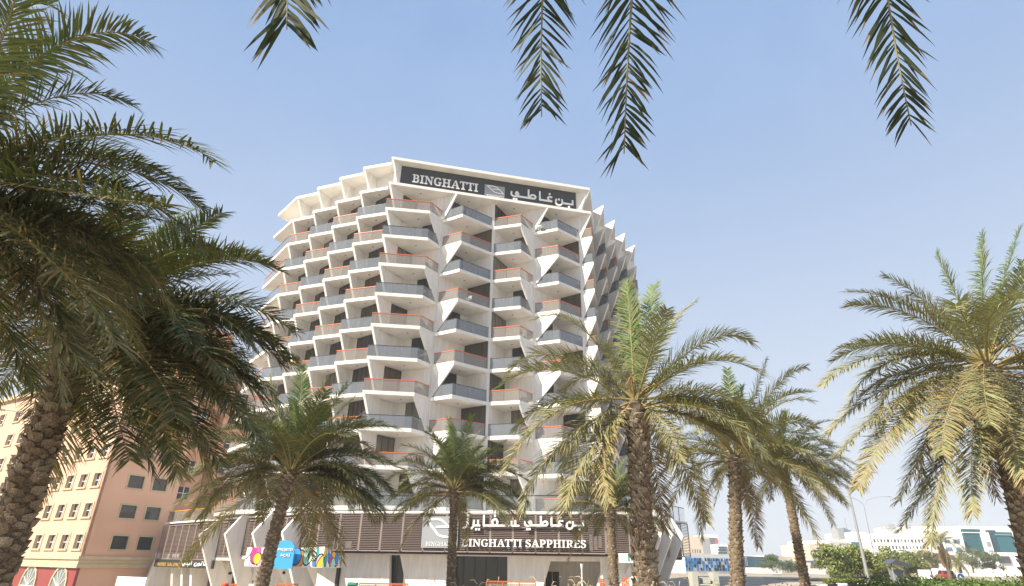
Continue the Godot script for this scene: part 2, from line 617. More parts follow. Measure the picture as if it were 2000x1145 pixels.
func build_tower() -> void:
	var tower := node("apartment_tower", self, Vector3.ZERO)
	tag(tower, "white apartment tower of jagged zigzag balconies above a brown louvred podium", "apartment building")
	var fin := Vector2(1.12, -2.1)
	var b0 := Vector2(-11.25, -58.0)
	var b1 := Vector2(-5.0, -59.6)
	var b2 := Vector2(-0.7, -60.7)
	var b3 := Vector2(5.2, -62.1)
	var dv := Vector2(-1.1, -1.55)
	var apexes := [P4, D1, D2, D3, D4]
	var valleys := [R2, D1 + dv, D2 + dv, D3 + dv, D4 + dv, D4 + Vector2(0.75, -4.6)]
	var lefts := [A4, A3, A2, A1, P0L]
	for k in 10:
		var odd := k % 2 == 1          # the floors where the corner bay has an orange rail
		# ---- the receding left end
		var bal := node("balcony", tower)
		var eb := A4 + fin
		var ee := E0 + Vector2(2.6, -1.3)
		slab(bal, [E0, A4, eb, ee], floor_top(k))
		walls(bal, [ee, eb], k)
		window(bal, ee, eb, E0, k, 0.1, 0.62)
		rail(bal, E0, A4, Vector2(0.78, -0.62), floor_top(k), not odd)
		ceiling_spot(bal, (E0 + A4 + eb + ee) * 0.25, k)
		# ---- left front
		for i in 4:
			var p: Vector2 = lefts[i]
			var nx: Vector2 = lefts[i + 1]
			left_bay(tower, p, nx + Vector2(-0.25, -1.05), nx, fin, fin, k, odd == (i % 2 == 0))
		# ---- the corner bay C0
		bal = node("balcony", tower)
		slab(bal, [P0L, P0R, Q0, b0], floor_top(k))
		var f := MB.new()
		slope_wall(f, P0L + Vector2(0.13, 0), P0L + fin + Vector2(0.13, 0), floor_top(k), soffit(k + 1), 0.62)
		obj("fin_wall", f, M.white_wall, bal)
		walls(bal, [P0L + fin, b0, Q0], k)
		if odd:
			window(bal, P0L + fin, b0, P0R, k, 0.05, 0.95)
		else:
			window(bal, b0, Q0, P0R, k, 0.30, 0.72)
		var cut := 0.34 * (Q0 - P0R).length()
		rail(bal, P0L, P0R, Vector2(-0.13, -1), floor_top(k), odd)
		rail(bal, P0R, Q0, Vector2(-0.84, -0.54), floor_top(k), odd, 0.0, 0.0 if odd else cut)
		if not odd:
			side_triangle(bal, P0R + Vector2(-0.1, -0.06), Q0 + Vector2(-0.1, -0.06), k)
		ceiling_spot(bal, (P0L + P0R + Q0 + b0) * 0.25, k)
		# ---- C1, between the valley and the upright joint
		bal = node("balcony", tower)
		slab(bal, [Q0, P1, R1, b1], floor_top(k))
		walls(bal, [Q0, b1, R1], k)
		if odd:
			window(bal, b1, Q0, P1, k, 0.25, 0.75)
		else:
			window(bal, b1, R1, P1, k, 0.05, 0.96)
		cut = 0.34 * (Q0 - P1).length()
		rail(bal, Q0, P1, Vector2(0.5, -0.86), floor_top(k), not odd, cut if odd else 0.0, 0.0)
		rail(bal, P1, R1, Vector2(-0.62, -0.78), floor_top(k), not odd)
		if odd:
			var top := P1 if k < 9 else Q0.lerp(P1, 0.66)
			side_triangle(bal, P1 + Vector2(0.05, -0.09), Q0 + Vector2(0.05, -0.09), k, "fin_wall", 0.2, top + Vector2(0.05, -0.09))
		ceiling_spot(bal, (Q0 + P1 + R1 + b1) * 0.25, k)
		# ---- C2
		bal = node("balcony", tower)
		slab(bal, [R1, P2, Q2, b2], floor_top(k))
		walls(bal, [R1, b2, Q2], k)
		if odd:
			window(bal, R1, b2, P2, k, 0.04, 0.95)
		else:
			window(bal, b2, Q2, P2, k, 0.3, 0.75)
		cut = 0.34 * (Q2 - P2).length()
		rail(bal, R1, P2, Vector2(0.27, -0.96), floor_top(k), odd)
		rail(bal, P2, Q2, Vector2(-0.8, -0.6), floor_top(k), odd, 0.0, 0.0 if odd else cut)
		if not odd:
			side_triangle(bal, P2 + Vector2(-0.09, -0.06), Q2 + Vector2(-0.09, -0.06), k)
		ceiling_spot(bal, (R1 + P2 + Q2 + b2) * 0.25, k)
		# ---- C3
		bal = node("balcony", tower)
		slab(bal, [Q2, P3, R2, b3], floor_top(k))
		walls(bal, [Q2, b3, R2], k)
		if odd:
			window(bal, b3, Q2, P3, k, 0.25, 0.75)
		else:
			window(bal, b3, R2, P3, k, 0.2, 0.96)
		cut = 0.34 * (Q2 - P3).length()
		rail(bal, Q2, P3, Vector2(0.39, -0.92), floor_top(k), not odd, cut if odd else 0.0, 0.0)
		rail(bal, P3, R2, Vector2(-0.65, -0.76), floor_top(k), not odd)
		if odd:
			var top := P3 if k < 9 else Q2.lerp(P3, 0.62)
			side_triangle(bal, P3 + Vector2(0.04, -0.09), Q2 + Vector2(0.04, -0.09), k, "fin_wall", 0.2, top + Vector2(0.04, -0.09))
		ceiling_spot(bal, (Q2 + P3 + R2 + b3) * 0.25, k)
		# ---- the saw-toothed right front
		for i in 5:
			var a: Vector2 = apexes[i]
			var v0: Vector2 = valleys[i]
			var v1: Vector2 = valleys[i + 1]
			var deep := a.lerp(v1, 0.5) + Vector2(-4.0, -1.2)
			bal = node("balcony", tower)
			slab(bal, [v0, a, v1, deep], floor_top(k))
			walls(bal, [v0, deep, v1], k)
			window(bal, deep, v1, a, k, 0.05, 0.9)
			var o := odd == (i % 2 == 0)
			var d := (a - v0).normalized()
			var inw := Vector2(-(d.y), d.x) * -1.0
			if inw.dot(deep - a) < 0.0:
				inw = -inw
			rail(bal, v0, a, inw, floor_top(k), o, 0.34 * (a - v0).length(), 0.0)
			rail(bal, a, v1, Vector2(-0.97, -0.2), floor_top(k), o)
			side_triangle(bal, a + inw * 0.1, v0 + inw * 0.1, k)
			ceiling_spot(bal, (v0 + a + v1 + deep) * 0.25, k)
	# ---- the closed heart of the tower behind the balconies
	var core := [E0 + Vector2(2.8, -1.5), A4 + fin * 1.1, P0L + fin + Vector2(0, -0.4), b0 + Vector2(0, -0.2), b1 + Vector2(0, -0.2), b2 + Vector2(0, -0.2), b3 + Vector2(0, -0.2), Vector2(6.0, -63.5), Vector2(13.0, -78.0), Vector2(6.0, -84.0), Vector2(-24.0, -80.0)]
	var m := MB.new()
	var poly := []
	for p in core:
		poly.append(up(p, 0.0))
	m.prism(poly, Vector3(0, level(11) - 0.6, 0))
	obj("core_wall", m, M.white_wall, tower)
	# ---- the two roof plates: the long ledge below the sign and the thin roof above it
	for k in [10, 11]:
		var edge := [E0 + Vector2(0.6, 1.2), A4]
		for i in 4:
			edge.append(lefts[i + 1] + Vector2(-0.25, -1.05))
			edge.append(lefts[i + 1])
		edge.append(P4)
		for i in 4:
			edge.append(valleys[i + 1])
			edge.append(apexes[i + 1])
		edge.append(D4 + Vector2(0.75, -4.6))
		edge.append(Vector2(6.0, -84.0))
		edge.append(Vector2(-24.0, -80.0))
		slab(tower, edge, floor_top(k), "roof_plate", 0.35)
	# fins and hollow walls of the parapet storey
	for i in 5:
		var p: Vector2 = lefts[i]
		var f := MB.new()
		slope_wall(f, p + Vector2(0.13, 0.0), p + fin + Vector2(0.13, 0.0), floor_top(10), soffit(11), 0.72)
		obj("parapet_fin", f, M.white_wall, tower)
		if i < 4:
			var w := MB.new()
			wall_line(w, p + fin, lefts[i + 1] + fin * 0.85, floor_top(10), soffit(11))
			obj("parapet_wall", w, M.white_wall, tower)
	var w0 := MB.new()
	wall_line(w0, E0 + Vector2(2.6, -0.4), A4 + fin, floor_top(10), soffit(11))
	obj("parapet_wall", w0, M.white_wall, tower)
	for i in 5:
		var a: Vector2 = apexes[i]
		var v0: Vector2 = valleys[i] if i > 0 else P4 + Vector2(-1.5, -0.75)
		var v1: Vector2 = valleys[i + 1]
		var deep := a.lerp(v1, 0.5) + Vector2(-2.6, -0.8)
		var d := (a - v0).normalized()
		var inw := Vector2(-d.y, d.x)
		if inw.dot(deep - a) < 0.0:
			inw = -inw
		var f := MB.new()
		var s := Vector2(-d.y, d.x) * 0.1
		f.prism([up(a + inw * 0.1 - s, soffit(11)), up(v0 + inw * 0.1 - s, soffit(11)), up(v0 + inw * 0.1 - s, floor_top(10)), up(v0.lerp(a, 0.05) + inw * 0.1 - s, floor_top(10))], Vector3(s.x, 0, s.y) * 2.0)
		obj("parapet_fin", f, M.white_wall, tower)
		var w := MB.new()
		wall_line(w, v0, deep, floor_top(10), soffit(11))
		wall_line(w, deep, v1, floor_top(10), soffit(11), 0.19)
		obj("parapet_wall", w, M.white_wall, tower)
	# the wall that carries the roof sign
	var ld := (P4 - P0L).normalized()
	var ln := Vector2(-ld.y, ld.x) * -1.0
	if ln.y > 0.0:
		ln = -ln
	var s0 := P0L + ld * 1.15 + ln * 1.05
	var s1 := P4 - ld * 1.4 + ln * 1.05
	var sw := MB.new()
	wall_line(sw, P0L + ld * 0.5 + ln * 1.25, P4 - ld * 0.5 + ln * 1.25, floor_top(10), soffit(11), 0.3)
	obj("sign_wall", sw, M.white_wall, tower)
	for e in [[P0L + Vector2(0.25, -0.1), s0 + ln * 0.15], [P4 + Vector2(-0.2, -0.1), s1 + ln * 0.15]]:
		var r := MB.new()
		slope_wall(r, e[0], e[1], floor_top(10), soffit(11), 0.75, 0.16)
		obj("parapet_fin", r, M.white_wall, tower)


# ------------------------------------------------------------------ the louvred podium and its terrace
const PL := Vector2(-16.2, -54.0)
const PR := Vector2(9.6, -50.0)
const PE := Vector2(17.4, -60.9)
const PW := Vector2(-42.0, -77.0)


func inset(a: Vector2, b: Vector2, by: float) -> Array:
	var d := (b - a).normalized()
	var nn := Vector2(d.y, -d.x)      # into the building, for a to b seen left to right
	return [a + nn * by, b + nn * by]


func louvre_panel(tower: Node3D, a: Vector2, b: Vector2, y0: float, y1: float, back := true) -> void:
	# one bay of the screen: two posts, rails and a ladder of slats
	var d := (b - a).normalized()
	var panel := node("louvre_panel", tower)
	var fr := MB.new()
	for p in [a + d * 0.03, b - d * 0.03]:
		fr.bar(up(p, y0), up(p, y1), 0.06, 0.09, Vector3(d.x, 0, d.y))
	for y in [y0, y1]:
		fr.bar(up(a + d * 0.06, y), up(b - d * 0.06, y), 0.08, 0.09)
	obj("panel_frame", fr, M.louvre_rail, panel)
	var s := MB.new()
	var y := y0 + 0.16
	while y < y1 - 0.1:
		s.bar(up(a + d * 0.06, y), up(b - d * 0.06, y), 0.06, 0.055)
		y += 0.135
	stuff(obj("slat", s, M.slat, panel))


func podium_fin(tower: Node3D, base: Vector2, out: Vector2, along: Vector2, profile: Array, t := 0.36) -> void:
	var poly := []
	for p in profile:
		poly.append(up(base + out * p.x - along * t * 0.5, p.y))
	var m := MB.new()
	m.prism(poly, Vector3(along.x, 0, along.y) * t)
	obj("podium_fin", m, M.white_wall, tower)


func build_podium() -> void:
	var tower: Node3D = get_node("apartment_tower")
	# roof plate with its pale edge, and the floor plate over the arcade
	var back := [Vector2(8.0, -90.0), Vector2(-30.0, -98.0)]
	slab(tower, [PW, PL, PR, PE] + back, 6.5, "podium_roof", 0.16)
	var ga := inset(PL, PR, 0.9)
	var gl := inset(PW, PL, 0.9)
	var gr := inset(PR, PE, 0.9)
	for e in [ga, gl, gr]:
		var w := MB.new()
		wall_line(w, e[0], e[1], 3.2, 6.2, 0.15)
		obj("screen_wall", w, M.louvre_back, tower)
	slab(tower, [ga[0], ga[1] - Vector2(0.4, 0.0), gr[1], Vector2(8.0, -90.0)], 3.36, "arcade_soffit", 0.26)
	# front screens
	var n := 14
	for i in n:
		louvre_panel(tower, PL.lerp(PR, float(i) / n), PL.lerp(PR, (i + 1.0) / n), 3.40, 6.28)
	n = 7
	for i in n:
		louvre_panel(tower, PR.lerp(PE, float(i) / n), PR.lerp(PE, (i + 1.0) / n), 3.40, 6.28)
	# left wing: fins with screens between them
	var ld := (PL - PW).normalized()
	var lo := Vector2(ld.y, -ld.x) * -1.0
	var bases := []
	for p in [[426.0, 1050.0], [475.0, 1050.0], [529.0, 1046.0], [586.0, 1042.0]]:
		var h := on_wall(p[0], p[1], PW, PL)
		bases.append(Vector2(h.x, h.z))
	var stops := [PW] + bases + [PL]
	var lows := [2.5, 2.75, 2.9, 3.05, 3.3]
	for i in 5:
		var a: Vector2 = stops[i] + ld * (0.2 if i > 0 else 0.0)
		var b: Vector2 = stops[i + 1] - ld * (0.2 if i < 4 else 0.0)
		var m := maxi(2, roundi((b - a).length() / 1.9))
		for j in m:
			louvre_panel(tower, a.lerp(b, float(j) / m), a.lerp(b, (j + 1.0) / m), lows[i], 6.1)
		var q := inset(a, b, 8.0)
		slab(tower, [a, b, q[1], q[0]], lows[i] - 0.07, "arcade_soffit", 0.22)
	var heights := [7.0, 8.8, 7.9, 7.5]
	for i in 4:
		var e: float = -0.25 - (heights[i] - 7.0) * 0.45
		podium_fin(tower, bases[i], lo, ld, [Vector2(-2.4, 0.0), Vector2(-0.85, -1.0), Vector2(2.0 - i * 0.08, 4.75), Vector2(e, heights[i]), Vector2(e - 1.2, heights[i]), Vector2(-0.4, 6.52), Vector2(-0.4, 3.0)])
	# right wing fins
	var rd := (PE - PR).normalized()
	var ro := Vector2(-rd.y, rd.x)
	for p in [[1232.0, 1046.0], [1253.0, 1047.0], [1274.0, 1047.0], [1295.0, 1048.0], [1315.5, 1049.0], [1336.0, 1048.0]]:
		var h := on_wall(p[0], p[1], PR + ro * 1.4, PE + ro * 1.4)
		var b := Vector2(h.x, h.z) - ro * 1.4
		if (b - PR).dot(rd) < 0.3:
			continue
		podium_fin(tower, b, ro, rd, [Vector2(-2.4, 0.0), Vector2(-1.3, -0.2), Vector2(1.4, 5.0), Vector2(0.0, 7.3), Vector2(-0.5, 7.3), Vector2(-0.4, 3.0)], 0.3)
	# ---- arcade walls behind the soffit
	var d := (PR - PL).normalized()
	var f := inset(PL, PR, 2.4)
	var runs := [[622.0, 761.0, "wall"], [761.0, 790.0, "glass"], [790.0, 884.0, "wall"], [884.0, 993.0, "glass"], [993.0, 1048.0, "wall"], [1048.0, 1182.0, "deep"], [1182.0, 1190.0, "glass"], [1190.0, 1236.0, "wall"]]
	for r in runs:
		var a3 := on_wall(r[0], 1110.0, f[0], f[1])
		var b3 := on_wall(r[1], 1110.0, f[0], f[1])
		var a := Vector2(a3.x, a3.z)
		var b := Vector2(b3.x, b3.z)
		if r[2] == "deep":
			# the sunk entrance: side walls, a back wall and a dark double door
			var deep := inset(a, b, 3.2)
			for e in [[a, deep[0]], [deep[0], deep[1]], [deep[1], b]]:
				var w := MB.new()
				wall_line(w, e[0], e[1], -0.4, 3.12, 0.18)
				obj("entrance_wall", w, M.white_wall, tower)
			for j in 2:
				var w := MB.new()
				var k0: Vector2 = deep[0].lerp(deep[1], 0.08 + 0.11 * j) + Vector2(-d.y, d.x) * 0.1
				wall_line(w, k0, k0 + d * 0.55, -0.2, 2.0, 0.08)
				obj("door", w, M.louvre_back, tower)
		elif r[2] == "wall":
			var w := MB.new()
			wall_line(w, a, b, -0.4, 3.12, 0.2)
			obj("arcade_wall", w, M.white_wall, tower)
		else:
			var m := maxi(2, roundi((b - a).length() / 0.95))
			for i in m:
				var g := MB.new()
				wall_line(g, a.lerp(b, float(i) / m) + d * 0.03, a.lerp(b, (i + 1.0) / m) - d * 0.03, -0.2, 3.1, 0.04)
				obj("shop_window", g, M.entrance_glass, tower)
			for i in m + 1:
				var g := MB.new()
				var p := a.lerp(b, float(i) / m)
				wall_line(g, p - d * 0.03, p + d * 0.03, -0.2, 3.12, 0.12)
				obj("shop_mullion", g, M.dark_metal, tower)
	# the white front walls with leaning edges, set a little behind the screens
	var fw := inset(PL, PR, 1.6)
	var inn := Vector2(-d.y, d.x) * -1.0
	var shapes := [
		[[665.0, 1086.0], [761.0, 1086.0], [761.0, 1152.0], [682.0, 1152.0]],
		[[781.0, 1086.0], [886.0, 1086.0], [886.0, 1152.0], [800.0, 1152.0]],
		[[991.0, 1086.0], [1190.0, 1086.0], [1164.0, 1152.0], [1154.0, 1152.0], [1178.0, 1097.0], [1075.0, 1097.0], [1051.0, 1152.0], [991.0, 1152.0]],
		[[1206.0, 1086.0], [1244.0, 1086.0], [1244.0, 1152.0], [1206.0, 1152.0]]]
	for s in shapes:
		var poly := []
		for c in s:
			var v := on_wall(c[0], c[1], fw[0], fw[1])
			if c[1] < 1090.0:
				v.y = 3.1
			elif c[1] > 1120.0:
				v.y = -0.3 if v.y < 2.0 else v.y
			poly.append(v)
		var w := MB.new()
		w.prism(poly, Vector3(inn.x, 0, inn.y) * 0.55)
		obj("front_wall", w, M.white_wall, tower)
	# left arcade: walls, dark shop fronts and the white end wall
	var wl := inset(PW, PL, 2.6)
	var seg := [PW + (wl[0] - PW), wl[0].lerp(wl[1], 0.22), wl[0].lerp(wl[1], 0.30), wl[0].lerp(wl[1], 0.44), wl[0].lerp(wl[1], 0.5), wl[0].lerp(wl[1], 0.68), wl[0].lerp(wl[1], 0.74), wl[0].lerp(wl[1], 0.93), wl[1]]
	for i in seg.size() - 1:
		var w := MB.new()
		wall_line(w, seg[i], seg[i + 1], -3.2, 2.9, 0.2)
		if i % 2 == 0:
			obj("arcade_wall", w, M.white_wall, tower)
		else:
			obj("shop_window", w, M.entrance_glass, tower)
	for t in [0.12, 0.2, 0.27]:
		var p := PW.lerp(PL, t)
		var w := MB.new()
		slope_wall(w, p + lo * -0.3, p - lo * 2.6, -3.0, 2.3, 0.5, 0.5)
		obj("leaning_pier", w, M.white_wall, tower)
	var ew := MB.new()
	ew.prism([up(PW, 2.42), up(PW - lo * 3.0, 2.42), up(PW - lo * 3.0, -3.2), up(PW + lo * 0.8 - ld * 0.8, -3.2)], Vector3(ld.x, 0, ld.y) * -0.5)
	obj("end_wall", ew, M.white_wall, tower)
	# right arcade
	var wr := inset(PR, PE, 2.6)
	var rw := MB.new()
	wall_line(rw, wr[0], wr[1], -0.4, 3.12, 0.2)
	obj("arcade_wall", rw, M.white_wall, tower)
	# ---- balustrades round the terrace
	for e in [[PW, bases[0], Vector2(0.66, -0.75), true], [bases[0], bases[1], Vector2(0.66, -0.75), false], [bases[1], bases[2], Vector2(0.66, -0.75), false], [bases[2], PL, Vector2(0.66, -0.75), false], [PL, PR, Vector2(0.1, -0.99), false]]:
		var t := node("terrace_rail", tower)
		var a: Vector2 = e[0] + e[2] * 0.25
		var b: Vector2 = e[1] + e[2] * 0.25
		var m := maxi(1, roundi((b - a).length() / 2.2))
		for i in m:
			var g := MB.new()
			wall_line(g, a.lerp(b, (i + 0.01) / m), a.lerp(b, (i + 0.99) / m), 6.51, 7.72, 0.025)
			obj("glass_panel", g, M.glass_bronze if e[3] else M.glass_clear, t)
		var r := MB.new()
		r.bar(up(a, 7.76), up(b, 7.76), 0.09, 0.08)
		obj("handrail", r, M.amber if e[3] else M.dark_metal, t)
	var t := node("terrace_rail", tower)
	var ra := PR + ro * -0.2
	var rb := PE + ro * -0.2
	for i in 9:
		var g := MB.new()
		wall_line(g, ra.lerp(rb, (i + 0.02) / 9.0), ra.lerp(rb, (i + 0.98) / 9.0), 6.55, 7.7, 0.02)
		obj("glass_panel", g, M.glass_clear, t)
		var p := MB.new()
		p.bar(up(ra.lerp(rb, i / 9.0), 6.5), up(ra.lerp(rb, i / 9.0), 7.75), 0.05, 0.05)
		obj("post", p, M.dark_metal, t)
	var r := MB.new()
	r.bar(up(ra, 7.76), up(rb, 7.76), 0.06, 0.06)
	obj("handrail", r, M.dark_metal, t)
	# wall lamps and boards behind the slats
	for px in [[453.0, 1120.0], [504.0, 1120.0], [559.0, 1119.0], [347.0, 1124.0]]:
		var h := on_wall(px[0], px[1], wl[0], wl[1])
		var s := MB.new()
		s.tube([h + Vector3(-0.05, 0, 0.1), h + Vector3(-0.2, 0, 0.3)], [0.13, 0.13], 10)
		obj("wall_lamp", s, M.rubber, tower)
	for b in [[PW, PL, 303.0, 1080.0, 352.0, 1093.0], [PL, PR, 642.0, 1056.0, 688.0, 1076.0], [PL, PR, 1150.0, 1045.0, 1178.0, 1076.0]]:
		var ins := inset(b[0], b[1], 0.5)
		var p0 := on_wall(b[2], b[3], ins[0], ins[1])
		var p1 := on_wall(b[4], b[5], ins[0], ins[1])
		for i in 3:
			var w := MB.new()
			var a := Vector2(p0.x, p0.z).lerp(Vector2(p1.x, p1.z), (i + 0.06) / 3.0)
			var c := Vector2(p0.x, p0.z).lerp(Vector2(p1.x, p1.z), (i + 0.8) / 3.0)
			wall_line(w, a, c, p1.y + 0.1 * i, p0.y - 0.07 * ((i * 2) % 3), 0.05)
			obj("inner_board", w, M.sign_white, tower)


# ------------------------------------------------------------------ signs
func wall_basis(a: Vector2, b: Vector2) -> Basis:
	var d := (b - a).normalized()
	var x := Vector3(d.x, 0, d.y)
	return Basis(x, Vector3.UP, x.cross(Vector3.UP))


func lettering(parent: Node, words: String, fonts: PackedStringArray, bold: bool, a: Vector2, b: Vector2, tl: Vector2, br: Vector2, depth: float, material: Material, proud := 0.04) -> void:
	# words stretched between two points of the photograph on the upright plane a to b
	var p := on_wall(tl.x, tl.y, a, b)
	var q := on_wall(br.x, br.y, a, b)
	var f := SystemFont.new()
	f.font_names = fonts
	f.font_weight = 700 if bold else 400
	var m := TextMesh.new()
	m.font = f
	m.font_size = 64
	m.pixel_size = 0.01
	m.depth = depth
	m.text = words
	m.material = material
	var box := m.get_aabb()
	var bs := wall_basis(a, b)
	var x := bs.x
	var w := (Vector3(q.x, 0, q.z) - Vector3(p.x, 0, p.z)).dot(x)
	var h := absf(p.y - q.y)
	var sx := w / maxf(box.size.x, 0.001)
	var sy := h / maxf(box.size.y, 0.001)
	var mid := Vector3((p.x + q.x) * 0.5, (p.y + q.y) * 0.5, (p.z + q.z) * 0.5)
	var c := box.position + box.size * 0.5
	var o := put("lettering", m, parent)
	o.transform = Transform3D(Basis(bs.x * sx, bs.y * sy, bs.z), mid + bs.z * (proud + depth * 0.5) - bs.x * sx * c.x - bs.y * sy * c.y)


func strokes(parent: Node, called: String, lines: Array, dots: Array, size: Vector2, a: Vector2, b: Vector2, tl: Vector2, br: Vector2, width: float, depth: float, material: Material, proud := 0.04) -> void:
	# pen strokes on a wall: lines in a size.x by size.y field, y up
	var p := on_wall(tl.x, tl.y, a, b)
	var q := on_wall(br.x, br.y, a, b)
	var bs := wall_basis(a, b)
	var w := (Vector3(q.x, 0, q.z) - Vector3(p.x, 0, p.z)).dot(bs.x)
	var sx := w / size.x
	var sy := absf(p.y - q.y) / size.y
	var o := Vector3(p.x, q.y, p.z) + bs.z * (proud + depth * 0.5)
	var m := MB.new()
	var k := 0
	for l in lines:
		for i in l.size() - 1:
			var c0: Vector2 = l[i]
			var c1: Vector2 = l[i + 1]
			var e0 := o + bs.x * c0.x * sx + bs.y * c0.y * sy
			var e1 := o + bs.x * c1.x * sx + bs.y * c1.y * sy
			var d := (e1 - e0).normalized()
			# a hair's difference in depth keeps crossing strokes from sharing a face
			m.bar(e0 - d * width * 0.32, e1 + d * width * 0.32, width, depth + 0.0021 * (k % 5), bs.z)
			k += 1
	for t in dots:
		var e: Vector3 = o + bs.x * t.x * sx + bs.y * t.y * sy
		m.box(Transform3D(Basis(bs.x, bs.y, bs.z), e), Vector3(width * 1.15, width * 1.15, depth))
	obj(called, m, material, parent)


func curve_points(pts: Array, steps := 6) -> Array:
	# a smooth line through the given points
	var out := []
	for i in pts.size() - 1:
		var p0: Vector2 = pts[maxi(i - 1, 0)]
		var p1: Vector2 = pts[i]
		var p2: Vector2 = pts[i + 1]
		var p3: Vector2 = pts[mini(i + 2, pts.size() - 1)]
		for s in steps:
			out.append(p1.cubic_interpolate(p2, p0, p3, float(s) / steps))
	out.append(pts[pts.size() - 1])
	return out


func V(x: float, y: float) -> Vector2:
	return Vector2(x, y)


func arabic_name() -> Array:
	# the five-letter-group name in a 5.4 by 1.25 field: [lines, dots]
	var lines := [
		curve_points([V(0.0, 0.78), V(0.0, 0.5), V(0.2, 0.38), V(0.48, 0.42), V(0.58, 0.62), V(0.46, 0.82), V(0.36, 0.66), V(0.55, 0.42)], 4),
		[V(0.55, 0.42), V(1.95, 0.42)], [V(1.45, 0.42), V(1.45, 1.2)],
		curve_points([V(1.5, 0.44), V(1.7, 0.72), V(1.95, 0.74), V(2.05, 0.58), V(1.95, 0.42)], 4),
		[V(2.42, 1.2), V(2.42, 0.42), V(3.45, 0.42)],
		curve_points([V(3.45, 0.42), V(3.2, 0.52), V(3.12, 0.7), V(3.25, 0.84), V(3.45, 0.82)], 4),
		curve_points([V(3.85, 0.7), V(3.8, 0.35), V(3.98, 0.16), V(4.22, 0.2), V(4.36, 0.42), V(4.36, 0.74)], 4),
		[V(4.36, 0.42), V(5.28, 0.42), V(5.28, 0.8)],
	]
	return [lines, [V(0.2, 0.1), V(0.42, 0.1), V(3.28, 1.12), V(4.08, 0.72), V(4.95, 0.12)]]


func logo(parent: Node, a: Vector2, b: Vector2, tl: Vector2, br: Vector2, plate: Material, words_frac := 0.24) -> void:
	# a pale plate with a leaf-shaped outline and the name below
	var p := on_wall(tl.x, tl.y, a, b)
	var q := on_wall(br.x, br.y, a, b)
	var m := MB.new()
	wall_line(m, Vector2(p.x, p.z), Vector2(q.x, q.z), q.y, p.y, 0.05)
	obj("logo_plate", m, plate, parent)
	var w := br - tl
	var leaf := [curve_points([V(0.08, 0.92), V(0.3, 0.52), V(0.52, 0.2), V(0.95, 0.14)]), curve_points([V(0.2, 0.96), V(0.5, 0.93), V(0.72, 0.66), V(0.97, 0.16)]), [V(0.38, 0.6), V(0.70, 0.62)], [V(0.08, 0.94), V(0.4, 0.96)]]
	strokes(parent, "logo_mark", leaf, [], V(1, 1), a, b, tl + V(w.x * 0.05, w.y * 0.06), tl + V(w.x * 0.97, w.y * (1.0 - words_frac)), 0.16 if words_frac > 0.2 else 0.1, 0.04, M.sign_white, 0.03)
	lettering(parent, "BINGHATTI", ["Droid Serif"], false, a, b, tl + V(w.x * 0.08, w.y * (1.04 - words_frac)), tl + V(w.x * 0.95, w.y * 0.94), 0.03, M.sign_white, 0.03)


